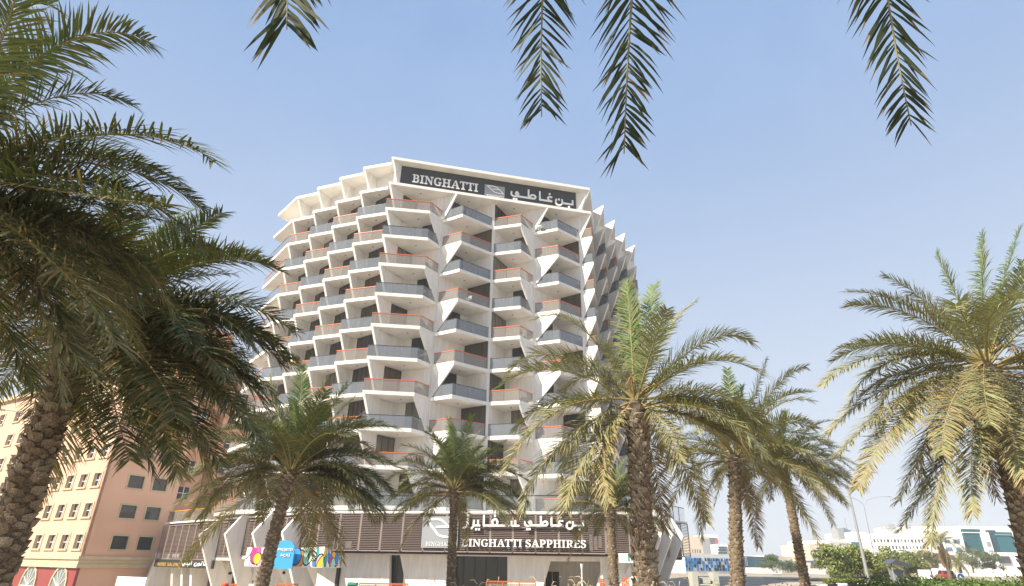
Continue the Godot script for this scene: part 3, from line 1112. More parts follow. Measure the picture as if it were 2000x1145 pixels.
func build_signs() -> void:
	var ld := (P4 - P0L).normalized()
	var ln := Vector2(ld.y, -ld.x)
	var s0 := P0L + ld * 1.25 + ln * 1.02
	var s1 := P4 - ld * 1.5 + ln * 1.02
	# ---- the long black sign under the roof
	var roof := node("roof_sign")
	tag(roof, "long black roof sign with white Latin and Arabic lettering under the tower's top edge", "sign")
	var m := MB.new()
	wall_line(m, s0, s1, floor_top(10) + 0.02, soffit(11) - 0.02, 0.12)
	obj("sign_panel", m, M.sign_black, roof)
	var a := s0 - ln * 0.06
	var b := s1 - ln * 0.06
	lettering(roof, "BINGHATTI", ["Droid Serif"], true, a, b, V(806, 341), V(933, 375.5), 0.12, M.sign_white, 0.02)
	logo(roof, a - ln * 0.03, b - ln * 0.03, V(947, 360), V(985.5, 386), M.sign_grey, 0.16)
	var ar := arabic_name()
	strokes(roof, "arabic_lettering", ar[0], ar[1], V(5.4, 1.25), a, b, V(999, 366), V(1121, 409), 0.2, 0.1, M.sign_white, 0.02)
	# ---- the podium sign in front of the slats
	var d := (PR - PL).normalized()
	var out := Vector2(-d.y, d.x)
	a = PL + out * 0.16
	b = PR + out * 0.16
	var pod := node("podium_sign")
	tag(pod, "white podium name lettering in Latin and Arabic beside a grey logo plate on brown slats", "sign")
	lettering(pod, "BINGHATTI SAPPHIRES", ["Droid Serif"], true, a, b, V(903, 1053), V(1145, 1071), 0.12, M.sign_white)
	logo(pod, a, b, V(826.5, 1009), V(893, 1071), M.sign_grey, 0.24)


	strokes(pod, "arabic_lettering", ar[0], ar[1], V(5.4, 1.25), a, b, V(1026, 1008), V(1142, 1037), 0.15, 0.1, M.sign_white)
	var second := [
		curve_points([V(0.05, 0.2), V(0.3, 0.3), V(0.42, 0.55), V(0.4, 0.95)], 4), [V(0.75, 0.15), V(0.95, 0.35), V(0.98, 0.8)],
		[V(0.98, 0.42), V(1.5, 0.42)], [V(1.35, 0.42), V(1.35, 0.8)], [V(1.85, 1.2), V(1.85, 0.42), V(3.3, 0.42)],
		curve_points([V(2.7, 0.44), V(2.6, 0.75), V(2.85, 0.92), V(3.05, 0.72), V(2.95, 0.44)], 4), [V(3.3, 0.42), V(4.9, 0.42)],
		[V(3.9, 0.42), V(3.9, 0.75)], [V(4.25, 0.42), V(4.25, 0.75)], [V(4.6, 0.42), V(4.6, 0.8)]]
	strokes(pod, "arabic_lettering", second, [V(0.42, 1.18), V(1.2, 0.12), V(1.45, 0.12), V(2.82, 1.18)], V(5.0, 1.25), a, b, V(905, 1006), V(1016, 1038), 0.15, 0.1, M.sign_white)
	var lb := MB.new()
	var p := on_wall(898, 1031, a, b)
	var q := on_wall(1144, 1031, a, b)
	lb.bar(p - Vector3(0, 0, 0.08), q - Vector3(0, 0, 0.08), 0.05, 0.05)
	obj("sign_rail", lb, M.louvre_rail, pod)
	# ---- salon sign under the left wing
	var wd := (PL - PW).normalized()
	var wo := Vector2(-wd.y, wd.x)
	a = PW + wo * 0.12
	b = PL + wo * 0.12
	var salon := node("salon_sign")
	tag(salon, "narrow black salon sign with gold and white lettering at the podium's left end", "sign")
	var t0 := on_wall(304, 1095, a, b)
	var t1 := on_wall(416, 1109, a, b)
	m = MB.new()
	wall_line(m, Vector2(t0.x, t0.z), Vector2(t1.x, t1.z), t1.y - 0.12, t0.y + 0.12, 0.16)
	obj("sign_panel", m, M.sign_black, salon)
	a += wo * 0.08
	b += wo * 0.08
	lettering(salon, "OMBRE SALON", ["Droid Sans"], true, a, b, V(305, 1098.5), V(347.5, 1107), 0.06, M.gold, 0.01)
	var ring := MB.new()
	var c := on_wall(352.5, 1102.5, a, b)
	for i in 12:
		var e0 := c + wall_basis(a, b) * Vector3(0.26 * cos(TAU * i / 12.0), 0.42 * sin(TAU * i / 12.0), 0.04)
		var e1 := c + wall_basis(a, b) * Vector3(0.26 * cos(TAU * (i + 1) / 12.0), 0.42 * sin(TAU * (i + 1) / 12.0), 0.04)
		ring.bar(e0, e1, 0.1, 0.06, wall_basis(a, b).z)
	obj("emblem", ring, M.gold, salon)
	var sl := [curve_points([V(0, 0.75), V(0.02, 0.4), V(0.35, 0.35), V(0.5, 0.6), V(0.62, 0.42)], 3), [V(0.6, 0.42), V(1.5, 0.42), V(1.5, 0.75)], [V(0.95, 0.42), V(0.95, 0.8)], [V(1.8, 0.42), V(1.8, 1.15)],
		curve_points([V(2.4, 0.7), V(2.4, 0.25), V(2.8, 0.2), V(2.95, 0.6)], 3), curve_points([V(3.1, 0.2), V(3.35, 0.4), V(3.3, 0.75), V(3.15, 0.6)], 3), [V(3.3, 0.42), V(3.75, 0.42), V(3.75, 1.15)], [V(4.1, 1.15), V(4.1, 0.42), V(5.0, 0.42)], curve_points([V(4.4, 0.42), V(4.6, 0.8), V(4.95, 0.7), V(5.0, 0.42)], 3)]
	strokes(salon, "arabic_lettering", sl, [V(0.2, 0.12), V(0.4, 0.12), V(1.2, 0.15), V(2.65, 0.8)], V(5.1, 1.2), a, b, V(358, 1096), V(408, 1108), 0.12, 0.05, M.sign_white, 0.01)
	# ---- laundry sign by the right-hand arcade
	d = (PR - PL).normalized()
	out = Vector2(-d.y, d.x)
	a = PL + out * 0.25
	b = PR + out * 0.25
	var lau := node("laundry_sign")
	tag(lau, "white laundry box sign with a green mark under the podium beside the large palm trunk", "sign")
	t0 = on_wall(1208, 1081, a, b)
	t1 = on_wall(1248, 1100, a, b)
	m = MB.new()
	wall_line(m, Vector2(t0.x, t0.z), Vector2(t1.x, t1.z), t1.y, t0.y, 0.3)
	obj("sign_box", m, M.sign_white, lau)
	var gm := MB.new()
	a += out * 0.16
	b += out * 0.16
	t0 = on_wall(1226, 1083, a, b)
	t1 = on_wall(1230, 1097, a, b)
	wall_line(gm, Vector2(t0.x, t0.z), Vector2(t1.x, t1.z), t1.y, t0.y, 0.02)
	obj("green_mark", gm, mat(lin(0.05, 0.30, 0.16), 0.5), lau)
	lettering(lau, "LAUNDRY", ["Droid Sans"], true, a, b, V(1232, 1089), V(1247, 1095), 0.02, mat(lin(0.02, 0.03, 0.10), 0.5), 0.005)
	build_juice_bar()


func mural_image(seed_value: int) -> ImageTexture:
	# flat print: bright overlapping leaves and drops with dark outlines
	var cols := [Color(0.96, 0.70, 0.78), Color(0.10, 0.55, 0.85), Color(0.95, 0.75, 0.12), Color(0.86, 0.20, 0.55), Color(0.10, 0.62, 0.60), Color(0.95, 0.50, 0.18), Color(0.62, 0.86, 0.78), Color(0.95, 0.94, 0.90)]
	var r := RandomNumberGenerator.new()
	r.seed = seed_value
	var w := 192
	var h := 72
	var im := Image.create(w, h, false, Image.FORMAT_RGB8)
	im.fill(cols[7])
	for i in 11:
		var c := Vector2(r.randf_range(0, w), r.randf_range(0, h))
		var rx := r.randf_range(14, 40)
		var ry := r.randf_range(20, 52)
		var tilt := r.randf_range(-0.9, 0.9)
		var col: Color = cols[i % 8]
		for y in h:
			for x in w:
				var p := (Vector2(x, y) - c).rotated(tilt)
				var e := pow(p.x / rx, 2) + pow(p.y / ry, 2)
				if e < 0.78:
					im.set_pixel(x, y, col if p.x < 0.15 * rx else col.lightened(0.18))
				elif e < 1.0:
					im.set_pixel(x, y, Color(0.05, 0.05, 0.08))
	return ImageTexture.create_from_image(im)


func build_juice_bar() -> void:
	# the painted awning in front of the podium's left corner
	var bar := node("juice_bar_awning")
	tag(bar, "brightly painted juice bar awning with a rounded blue sign behind the palm trunk", "awning")
	var pts := [Vector2(-20.2, -49.6), Vector2(-17.6, -49.2), Vector2(-16.2, -48.6), Vector2(-13.9, -48.5), Vector2(-12.9, -49.1)]
	var top := [3.42, 3.42, 3.42, 3.55, 3.0]
	for i in 4:
		var a: Vector2 = pts[i]
		var b: Vector2 = pts[i + 1]
		var bs := wall_basis(a, b)
		var m := MB.new()
		m.quad_uv(up(a, top[i]), up(b, top[i + 1]), up(b, 2.16), up(a, 2.16), bs.z)
		var ti := mat(Color.WHITE, 0.5)
		ti.albedo_texture = mural_image(31 + i * 7)
		obj("painted_panel", m, ti, bar)
	var core := MB.new()
	var poly := []
	for p in pts:
		poly.append(up(p + Vector2(0.02, -0.02), 2.1))
	poly.append(up(Vector2(-13.2, -51.5), 2.1))
	poly.append(up(Vector2(-19.6, -52.5), 2.1))
	core.prism(poly, Vector3(0, 0.85, 0))
	obj("canopy", core, M.sign_white, bar)
	# the rounded blue sign
	var c0 := at(556, 1083, 48.1)
	var bs := wall_basis(Vector2(-19.0, -49.0), Vector2(-15.0, -48.6))
	var outline := []
	for i in 10:
		var ang := PI * i / 9.0
		outline.append(c0 + bs * Vector3(0.82 * cos(ang), 0.35 + 0.62 * sin(ang), 0.12))
	outline.append(c0 + bs * Vector3(-0.82, -0.98, 0.12))
	outline.append(c0 + bs * Vector3(0.82, -0.98, 0.12))
	var m := MB.new()
	m.prism(outline, bs.z * 0.14)
	obj("blue_sign_board", m, mat(lin(0.06, 0.36, 0.68), 0.4), bar)
	var a := Vector2(c0.x, c0.z) + Vector2(bs.z.x, bs.z.z) * 0.27
	var b := a + Vector2(bs.x.x, bs.x.z)
	lettering(bar, "PROJETO", ["Droid Sans"], true, a, b, V(543, 1071), V(571, 1078), 0.03, M.sign_white, 0.0)
	lettering(bar, "AÇAÍ", ["Droid Sans"], true, a, b, V(548, 1081), V(566, 1089), 0.03, M.sign_white, 0.0)


# ------------------------------------------------------------------ date palms
const GREEN := Color(0.132, 0.152, 0.062)
const OLIVE := Color(0.275, 0.280, 0.140)
const FRESH := Color(0.135, 0.190, 0.055)
const STRAW := Color(0.34, 0.235, 0.105)
const DRY := Color(0.22, 0.155, 0.085)

var fronds := {}


func frond_mesh(curve: Array, side: Vector3, leaf: float, tone: Color, dryness: float, seed_value: int, keel := 0.35, density := 1.0) -> ArrayMesh:
	# a midrib along the curve with two ranks of narrow leaflets
	var r := RandomNumberGenerator.new()
	r.seed = seed_value
	var m := MB.new()
	m.colored = true
	var n := curve.size()
	var run := [0.0]
	for i in n - 1:
		run.append(run[i] + (curve[i + 1] - curve[i]).length())
	var total: float = run[n - 1]
	var thick := clampf(total * 0.0095, 0.014, 0.042)
	var radii := []
	for i in n:
		radii.append(lerpf(thick, 0.005, pow(float(run[i]) / total, 0.7)))
	m.tint = Color(0.30, 0.27, 0.11).lerp(Color(0.36, 0.24, 0.12), dryness)
	m.tube(curve, radii, 4, false)
	var count := int(total / 0.027 * density)
	for i in count:
		for s in [1.0, -1.0]:
			var t: float = 0.13 + 0.87 * (i + r.randf() * 0.8) / count
			if t > 0.995 or r.randf() < 0.08:
				continue
			var dist := t * total
			var k := 0
			while k < n - 2 and run[k + 1] < dist:
				k += 1
			var f: float = (dist - run[k]) / maxf(run[k + 1] - run[k], 0.0001)
			var o: Vector3 = curve[k].lerp(curve[k + 1], f)
			var tan0: Vector3 = (curve[k + 1] - curve[k]).normalized()
			var sd := (side - tan0 * side.dot(tan0)).normalized()
			var nn := sd.cross(tan0)
			if nn.y < 0.0 and absf(tan0.y) < 0.9:
				nn = -nn
			var open := lerpf(1.22, 0.68, t) + r.randf_range(-0.16, 0.16)
			var lift := keel + r.randf_range(-0.38, 0.38)
			var dir: Vector3 = (tan0 * cos(open) + (sd * s * cos(lift) + nn * sin(lift)) * sin(open)).normalized()
			var prof := 0.35 + 0.65 * smoothstep(0.08, 0.32, t)
			prof *= 1.0 - 0.55 * smoothstep(0.55, 1.0, t)
			var l := leaf * prof * r.randf_range(0.82, 1.12)
			if t < 0.2:
				l *= 0.55
			var w := leaf * 0.04 * r.randf_range(0.8, 1.15)
			var wv: Vector3 = dir.cross(nn.rotated(tan0, r.randf_range(-0.5, 0.5))).normalized() * w * 0.5
			var droop := Vector3(0, -1, 0) * l * r.randf_range(0.06, 0.30)
			var a: Vector3 = o + dir * l * 0.30
			var b: Vector3 = o + dir * l * 0.72 + droop * 0.4
			var tip: Vector3 = o + dir * l + droop
			var face: Vector3 = dir.cross(wv).normalized()
			if face.dot(nn) < 0.0:
				face = -face
			var v := r.randf_range(0.72, 1.3)
			var col := Color(tone.r * v, tone.g * v, tone.b * v)
			if r.randf() < dryness:
				col = col.lerp(STRAW, r.randf_range(0.35, 0.9))
			m.tint = col
			m.quad(o - wv * 0.45, o + wv * 0.45, a + wv, a - wv, face)
			m.quad(a - wv, a + wv, b + wv * 0.72, b - wv * 0.72, face)
			if r.randf() < 0.3 + dryness * 0.4:
				m.tint = col.lerp(STRAW, 0.55)
			m.tri(b - wv * 0.72, b + wv * 0.72, tip, face)
	return m.mesh(M.frond)


func arc_curve(e0: float, droop: float, length: float, sway: float) -> Array:
	var pts := []
	var p := Vector3.ZERO
	var n := 12
	pts.append(p)
	for i in n:
		var t := (i + 0.5) / n
		var e := deg_to_rad(e0 - droop * pow(t, 1.35))
		var a := sway * t
		p += Vector3(cos(e) * cos(a), sin(e), cos(e) * sin(a)) * length / n
		pts.append(p)
	return pts


func shared_frond(kind: int, style: int) -> ArrayMesh:
	# kinds run from the upright young fronds to the dead hanging ones
	var key := kind * 10 + style
	if fronds.has(key):
		return fronds[key]
	var e0: float = [80.0, 62.0, 42.0, 22.0, 2.0, -28.0, -66.0][kind]
	var droop: float = [28.0, 58.0, 70.0, 68.0, 52.0, 44.0, 24.0][kind]
	var dry: float = [0.02, 0.05, 0.10, 0.16, 0.28, 0.55, 0.92][kind]
	var base: Color = [FRESH, GREEN, GREEN, GREEN, GREEN, OLIVE, DRY][kind] if style < 3 else [FRESH, OLIVE, OLIVE, OLIVE, OLIVE, OLIVE, DRY][kind]
	var m := frond_mesh(arc_curve(e0, droop + style * 4.0, 3.6, (style % 3 - 1) * 0.25), Vector3(0, 0, 1), 0.68, base, dry, 700 + key, 0.4 if kind < 3 else 0.15)
	fronds[key] = m
	return m


func boot_mesh(k: int) -> ArrayMesh:
	# the stub of a cut leaf: a thick scale that stands off the trunk at its upper lip
	var r := RandomNumberGenerator.new()
	r.seed = 40 + k
	var m := MB.new()
	var j := func(v: float) -> float: return v * r.randf_range(0.8, 1.2)
	var b0 := Vector3(-j.call(0.055), -0.14, -0.04)
	var b1 := Vector3(j.call(0.055), -0.14, -0.04)
	var c0 := Vector3(-j.call(0.125), -0.01, 0.005)
	var c1 := Vector3(j.call(0.125), -0.01, 0.005)
	var cm := Vector3(j.call(0.01), -0.03, j.call(0.055))
	var t0 := Vector3(-j.call(0.095), j.call(0.09), j.call(0.05))
	var t1 := Vector3(j.call(0.095), j.call(0.09), j.call(0.05))
	var tm := Vector3(j.call(0.01), j.call(0.105), j.call(0.095))
	var k0 := Vector3(-0.09, 0.08, -0.05)
	var k1 := Vector3(0.09, 0.08, -0.05)
	for f in [[b0, b1, cm], [b0, cm, c0], [b1, c1, cm], [c0, cm, tm], [c0, tm, t0], [c1, tm, cm], [c1, t1, tm], [t0, tm, k0], [tm, t1, k1], [tm, k1, k0], [c0, t0, k0], [c1, k1, t1]]:
		var nn: Vector3 = (f[1] - f[0]).cross(f[2] - f[0]).normalized()
		if nn.dot((f[0] + f[1] + f[2]) / 3.0 - Vector3(0, 0, -0.12)) < 0.0:
			nn = -nn
		m.tri(f[0], f[1], f[2], nn)
	return m.mesh([M.leaf_base, M.leaf_base_pale, M.leaf_base, M.leaf_base_dark][k % 4])


var boots := []


func palm(label: String, heart: Vector3, foot: Vector2, radius: float, length: float, style: int, fill: int, skirt: int, spec: Array, depth: float, boot_top := 0.0, group := "date palms in the planted strip", leaf_most := 0.78) -> Node3D:
	radius *= 0.70
	fill = int(fill * 1.25)
	var base := Vector3(foot.x, ground_at(foot.x, foot.y), foot.y)
	var t := node("date_palm", self, base)
	tag(t, label, "palm tree", group)
	var h := heart - base
	# trunk: a gentle bend from foot to heart
	var pts := []
	var rad := []
	var n := 14
	for i in n + 1:
		var f := float(i) / n
		pts.append(Vector3(h.x * (f * 0.75 + f * f * 0.25), h.y * f, h.z * (f * 0.75 + f * f * 0.25)) - Vector3(0, 0.3 * (1.0 - f), 0))
		rad.append(radius * (1.12 - 0.22 * f + (0.25 * smoothstep(0.82, 0.95, f)) - 0.55 * smoothstep(0.95, 1.0, f)))
	var b := MB.new()
	b.tube(pts, rad, 16)
	obj("trunk", b, M.trunk, t)
	if boots.is_empty():
		for k in 8:
			boots.append(boot_mesh(k))
	# cut leaf bases in a spiral: singly where the trunk shows, joined below that
	var start := clampf(at(1000.0, 1150.0, depth).y - base.y - 0.25, 0.3, h.y * 0.6)
	var pitch := 0.0135 * 0.25 / radius
	var total := int((h.y - start - 0.15) / pitch)
	if total > 295:
		pitch *= total / 295.0
		total = 295
	var lower := int((start - 0.1) / (pitch * 1.3))
	var mm := MultiMesh.new()
	mm.transform_format = MultiMesh.TRANSFORM_3D
	mm.mesh = boots[0]
	mm.instance_count = maxi(lower, 0)
	for i in range(-lower, total):
		var y := start + i * pitch * (1.0 if i >= 0 else 1.3)
		var f := y / h.y
		var c := Vector3(h.x * (f * 0.75 + f * f * 0.25), y, h.z * (f * 0.75 + f * f * 0.25))
		var a := i * 2.39996 + rng.randf_range(-0.2, 0.2)
		var rr := radius * (1.10 - 0.22 * f + 0.25 * smoothstep(0.82, 0.95, f))
		var big := smoothstep(boot_top, 1.0, f)
		var out := Vector3(sin(a), 0, cos(a))
		var sc := radius / 0.30 * rng.randf_range(0.62, 1.25) * (1.0 + 0.5 * big)
		var tilt := rng.randf_range(-0.15, 0.2) + 0.5 * big
		var bs := (Basis(Vector3.UP, a) * Basis(Vector3.RIGHT, tilt) * Basis(Vector3.BACK, rng.randf_range(-0.3, 0.3))).scaled_local(Vector3(sc * rng.randf_range(0.85, 1.15), sc * rng.randf_range(0.6, 0.95), sc * rng.randf_range(0.75, 1.25)))
		var tr := Transform3D(bs, c + out * rr * rng.randf_range(0.95, 1.0))
		if i >= 0 and rng.randf() < 0.10:
			continue
		if i < 0:
			mm.set_instance_transform(i + lower, tr)
		else:
			put("leaf_base", boots[rng.randi() % boots.size()], t, tr)
	if lower > 0:
		var mi := MultiMeshInstance3D.new()
		mi.name = "lower_leaf_bases"
		mi.multimesh = mm
		t.add_child(mi, true)
		stuff(mi)
	# the fronds one can make out singly
	var k := 0
	for s in spec:
		var r2 := RandomNumberGenerator.new()
		r2.seed = 900 + int(s[0]) * 3 + int(s[1])
		var dz: float = s[4] if s.size() > 4 else r2.randf_range(-0.22, 0.22) * depth * 0.16
		var tip := at(s[0], s[1], depth + dz) - heart
		var mid := at(s[2], s[3], depth + dz * 0.45) - heart
		var ctrl := mid * 2.0 - tip * 0.5
		var curve := []
		for i in 13:
			var u := i / 12.0
			curve.append(ctrl * 2.0 * u * (1.0 - u) + tip * u * u)
		var flat := Vector2(tip.x, tip.z)
		var side := Vector3(-flat.y, 0, flat.x).normalized() if flat.length() > 0.3 else Vector3(1, 0, 0)
		side = side.rotated(tip.normalized(), r2.randf_range(-0.5, 0.5))
		var drop := (tip - mid).normalized().y
		var tone := FRESH if drop > 0.75 else (GREEN if style == 0 else OLIVE)
		var dry := 0.04 if drop > 0.5 else (0.14 if drop > -0.55 else 0.34)
		if s.size() > 5:
			dry = s[5]
		var lens := 0.0
		for i in 12:
			lens += (curve[i + 1] - curve[i]).length()
		put("frond", frond_mesh(curve, side, clampf(lens * 0.2, 0.42, leaf_most), tone, dry, 5000 + k * 17 + int(s[0]), 0.14 if drop > 0.5 else 0.26), t, Transform3D(Basis.IDENTITY, h))
		k += 1
	# and the rest of the crown
	for i in fill:
		var f := (i + 0.5) / fill
		var kind := 0 if f < 0.07 else (1 if f < 0.20 else (2 if f < 0.42 else (3 if f < 0.70 else (4 if f < 0.95 else 5))))
		var a := i * 2.39996 + rng.randf_range(-0.25, 0.25)
		var sc := length / 3.6 * rng.randf_range(0.82, 1.08) * (0.8 if kind == 0 else 1.0)
		if kind >= 3 and Vector2(cos(a), -sin(a)).dot(-Vector2(heart.x, heart.z).normalized()) > 0.72:
			a += 1.5
		put("frond", shared_frond(kind, (i % 3) + (3 if style == 1 else 0)), t, Transform3D((Basis(Vector3.UP, a) * Basis(Vector3.RIGHT, rng.randf_range(-0.2, 0.2))).scaled_local(Vector3.ONE * sc), h + Vector3(cos(a), 0, -sin(a)) * radius * 0.5 - Vector3(0, 0.07 * kind, 0)))
	for i in skirt:
		var a := i * 2.39996 + 0.7
		var sc := length / 3.6 * rng.randf_range(0.55, 0.8)
		put("dead_frond", shared_frond(6, i % 3), t, Transform3D(Basis(Vector3.UP, a).scaled_local(Vector3.ONE * sc), h + Vector3(cos(a), 0, -sin(a)) * radius * 0.9 - Vector3(0, 0.5, 0)))
	# fruit stalks in the heart
	for i in 4:
		var a := i * 1.63 + heart.x
		var m := MB.new()
		m.colored = true
		m.tint = Color(0.36, 0.22, 0.06)
		var c := []
		var l := rng.randf_range(0.5, 0.95) * length / 3.6
		for q in 6:
			var u := q / 5.0
			c.append(Vector3(cos(a) * (0.1 + u * l * 0.7), 0.1 + l * (u * 0.9 - u * u * 0.55), sin(a) * (0.1 + u * l * 0.7)))
		m.tube(c, [0.03, 0.028, 0.025, 0.022, 0.018, 0.01], 5)
		for q in 9:
			var e: Vector3 = c[5]
			var g := e + Vector3(rng.randf_range(-0.16, 0.16), rng.randf_range(-0.36, -0.1), rng.randf_range(-0.16, 0.16))
			m.tint = Color(0.30, 0.17, 0.05)
			m.bar(e, g, 0.012, 0.012)
		put("fruit_stalk", m.mesh(M.tinted), t, Transform3D(Basis.IDENTITY, h))
	return t


func build_palms() -> void:
	var e := at(178, 610, 10.0)
	var f := at(20, 1143, 10.0)
	palm("stout leaning date palm with a thick scaly trunk in front of the peach building", e, Vector2(f.x - 0.35, f.z), 0.36, 3.7, 0, 40, 0, [
		[525, 662, 385, 606, 0.3], [482, 598, 365, 575, -0.6], [457, 536, 345, 548, 0.8], [428, 503, 312, 530], [382, 408, 292, 470, 0.9], [318, 388, 248, 470], [374, 668, 300, 600, -1.6], [442, 742, 352, 660, -0.8],
		[505, 862, 395, 742, -0.4], [345, 818, 285, 705, -1.4, 0.5], [345, 925, 285, 770, -0.7], [252, 902, 215, 760, -1.2], [182, 876, 172, 740, -1.0], [60, 838, 95, 710, 0.6], [-10, 790, 70, 680], [-20, 700, 75, 630], [-30, 620, 70, 590],
		[520, 800, 405, 690, 0.9], [205, 420, 190, 510, 0.4], [120, 440, 150, 520], [300, 930, 250, 780, 0.7], [410, 930, 330, 780, 0.5], [505, 760, 370, 670, 0.6], [465, 835, 350, 720, 1.0], [430, 905, 320, 750, 0.2], [390, 870, 300, 730, -0.5], [485, 700, 360, 640, 1.2], [300, 860, 255, 730, 1.2], [455, 790, 340, 690, -0.2], [400, 640, 310, 600, 0.5]], 10.0, 0.72)
	e = at(570, 915, 24.0)
	f = at(528, 1143, 24.0)
	palm("full green date palm before the louvred left wing, beside the painted awning", e, Vector2(f.x - 0.4, f.z), 0.31, 4.1, 0, 60, 0, [
		[781, 838, 680, 842, 0.5], [693, 774, 640, 830], [678, 751, 625, 825], [589, 714, 585, 810], [527, 736, 548, 820], [473, 800, 515, 845], [390, 845, 480, 862], [386, 925, 480, 890], [395, 1028, 465, 932], [788, 918, 680, 890],
		[752, 996, 660, 925], [636, 980, 605, 925], [503, 978, 530, 930], [440, 905, 500, 880], [720, 830, 650, 850], [640, 735, 605, 815], [560, 975, 562, 935], [690, 985, 630, 920]], 24.0, 0.8)
	e = at(888, 950, 29.0)
	f = at(881, 1141, 29.0)
	palm("small upright date palm hiding part of the grey logo plate on the podium", e, Vector2(f.x, f.z), 0.265, 3.6, 0, 38, 0, [
		[921, 812, 905, 870], [876, 817, 882, 870], [838, 836, 862, 880], [829, 868, 855, 900], [793, 893, 838, 893], [950, 853, 922, 890], [988, 862, 940, 893], [778, 990, 825, 938], [775, 952, 828, 925], [1018, 985, 958, 932], [943, 996, 922, 950], [1030, 940, 960, 915], [850, 990, 868, 958]], 29.0, 0.8)
	e = at(1240, 782, 15.0)
	f = at(1262, 1143, 15.0)
	palm("large pale date palm with the thickest trunk, right of the podium's name lettering", e, Vector2(f.x, f.z), 0.36, 3.6, 1, 14, 1, [
		[1050, 622, 1135, 640, -0.3], [990, 728, 1095, 695, 0.4], [1225, 550, 1232, 650, 0.3], [1278, 556, 1258, 655, 0.8], [1357, 590, 1302, 652], [1468, 668, 1378, 668, -0.5], [988, 915, 1095, 800, -0.8], [1022, 996, 1095, 870, -0.5],
		[1104, 996, 1145, 890, -1.0], [1192, 985, 1182, 872, -1.2, 0.75], [1374, 976, 1322, 850, -1.3], [1476, 912, 1378, 800, -0.9], [1532, 968, 1418, 850, -0.4, 0.45], [1512, 862, 1408, 785, 0.3], [1180, 668, 1205, 705, -1.0], [1440, 700, 1360, 712, 0.6], [1075, 800, 1150, 735, 0.8], [1330, 900, 1290, 820, -1.2], [1160, 980, 1175, 880, 0.4]], 15.0, 0.75)
	e = at(1190, 985, 31.0)
	f = at(1201, 1141, 31.0)
	palm("slim date palm with a knobbly trunk under the large pale palm's drooping fronds", e, Vector2(f.x, f.z), 0.29, 3.3, 0, 36, 0, [[1130, 1010, 1158, 975], [1245, 1030, 1220, 985], [1150, 905, 1172, 940], [1240, 910, 1215, 940]], 31.0, 0.8)
	e = at(1435, 885, 24.0)
	f = at(1434, 1144, 24.0)
	palm("sturdy date palm with a sunlit straight trunk between the blue building and dark glass block", e, Vector2(f.x, f.z), 0.33, 4.0, 1, 30, 1, [
		[1575, 716, 1512, 760], [1587, 784, 1515, 795], [1592, 838, 1520, 830], [1540, 966, 1495, 890], [1396, 988, 1412, 935], [1498, 702, 1470, 785], [1340, 850, 1380, 850], [1345, 950, 1385, 895], [1420, 720, 1430, 800], [1480, 985, 1462, 925], [1300, 920, 1365, 870]], 24.0, 0.8)
	e = at(1528, 900, 29.0)
	f = at(1574, 1144, 29.0)
	palm("slender leaning date palm with a curved tan trunk left of the bright bushy trees", e, Vector2(f.x, f.z), 0.275, 3.5, 0, 30, 0, [
		[1618, 890, 1575, 872], [1628, 968, 1582, 912], [1575, 960, 1556, 922], [1600, 826, 1565, 855], [1480, 848, 1505, 865], [1560, 812, 1545, 850], [1490, 965, 1508, 925], [1470, 900, 1500, 885]], 29.0, 0.8)
	e = at(1925, 705, 17.0)
	f = at(2000, 1144, 17.0)
	palm("tall wide date palm with a shaggy crown at the right, before the teal glass building", e, Vector2(f.x + 0.2, f.z), 0.31, 4.6, 1, 26, 5, [
		[1656, 571, 1775, 598, 0.4], [1725, 538, 1812, 592], [1830, 496, 1872, 590], [1919, 455, 1920, 570], [1992, 446, 1957, 565], [1998, 508, 1965, 600], [1640, 680, 1765, 672, -0.4], [1606, 753, 1725, 695], [1680, 772, 1790, 718], [1614, 850, 1740, 755, 0.5],
		[1632, 896, 1755, 785, -0.6], [1676, 956, 1765, 815, -1.0, 0.5], [1757, 980, 1830, 835], [1818, 1068, 1850, 890, -0.5], [1758, 1038, 1845, 880, 0.6], [1902, 1008, 1900, 860, -1.4], [1841, 890, 1862, 780, -1.8, 0.5], [1998, 935, 1965, 800, -1.5], [2080, 600, 2000, 630], [2110, 760, 2010, 710], [2090, 890, 2010, 780], [1935, 830, 1922, 750, -2.0]], 17.0, 0.7)
	# the near palm at the left, its trunk outside the view
	e = at(-150, 330, 6.0)
	palm("near date palm at the upper left, dark fronds reaching in from outside the view", e, Vector2(e.x - 0.3, e.z + 0.2), 0.34, 3.4, 0, 26, 0, [
		[292, 82, 110, 92, 0.1], [420, 318, 215, 262, -0.2], [345, 352, 150, 305, 0.3], [262, 208, 100, 192, 0.5], [105, 10, -10, 60, 0.3], [300, 392, 140, 350, 0.1], [228, 680, 90, 500, -0.4], [345, 440, 170, 395, 0.4], [190, 745, 60, 590, 0.2], [70, 760, -20, 590, 0.1], [290, 520, 130, 440, 0.6], [280, 570, 120, 470, 0.9], [160, 700, 60, 540, 0.5], [100, 560, 10, 430, 0.1], [130, 640, 20, 500, 0.7], [330, 400, 160, 380, -0.5], [250, 600, 100, 470, 0.3]], 6.0, 0.8, "date palms in the planted strip", 0.7)
	# the palm over the camera: four of its old fronds hang into view
	e = Vector3(0.9, 8.6, 0.9)
	var over := palm("date palm overhead whose dark drooping fronds hang from the picture's upper edge", e, Vector2(1.5, 2.4), 0.34, 3.0, 0, 0, 0, [], 4.0, 0.8)
	var h := e - over.position
	var k := 0
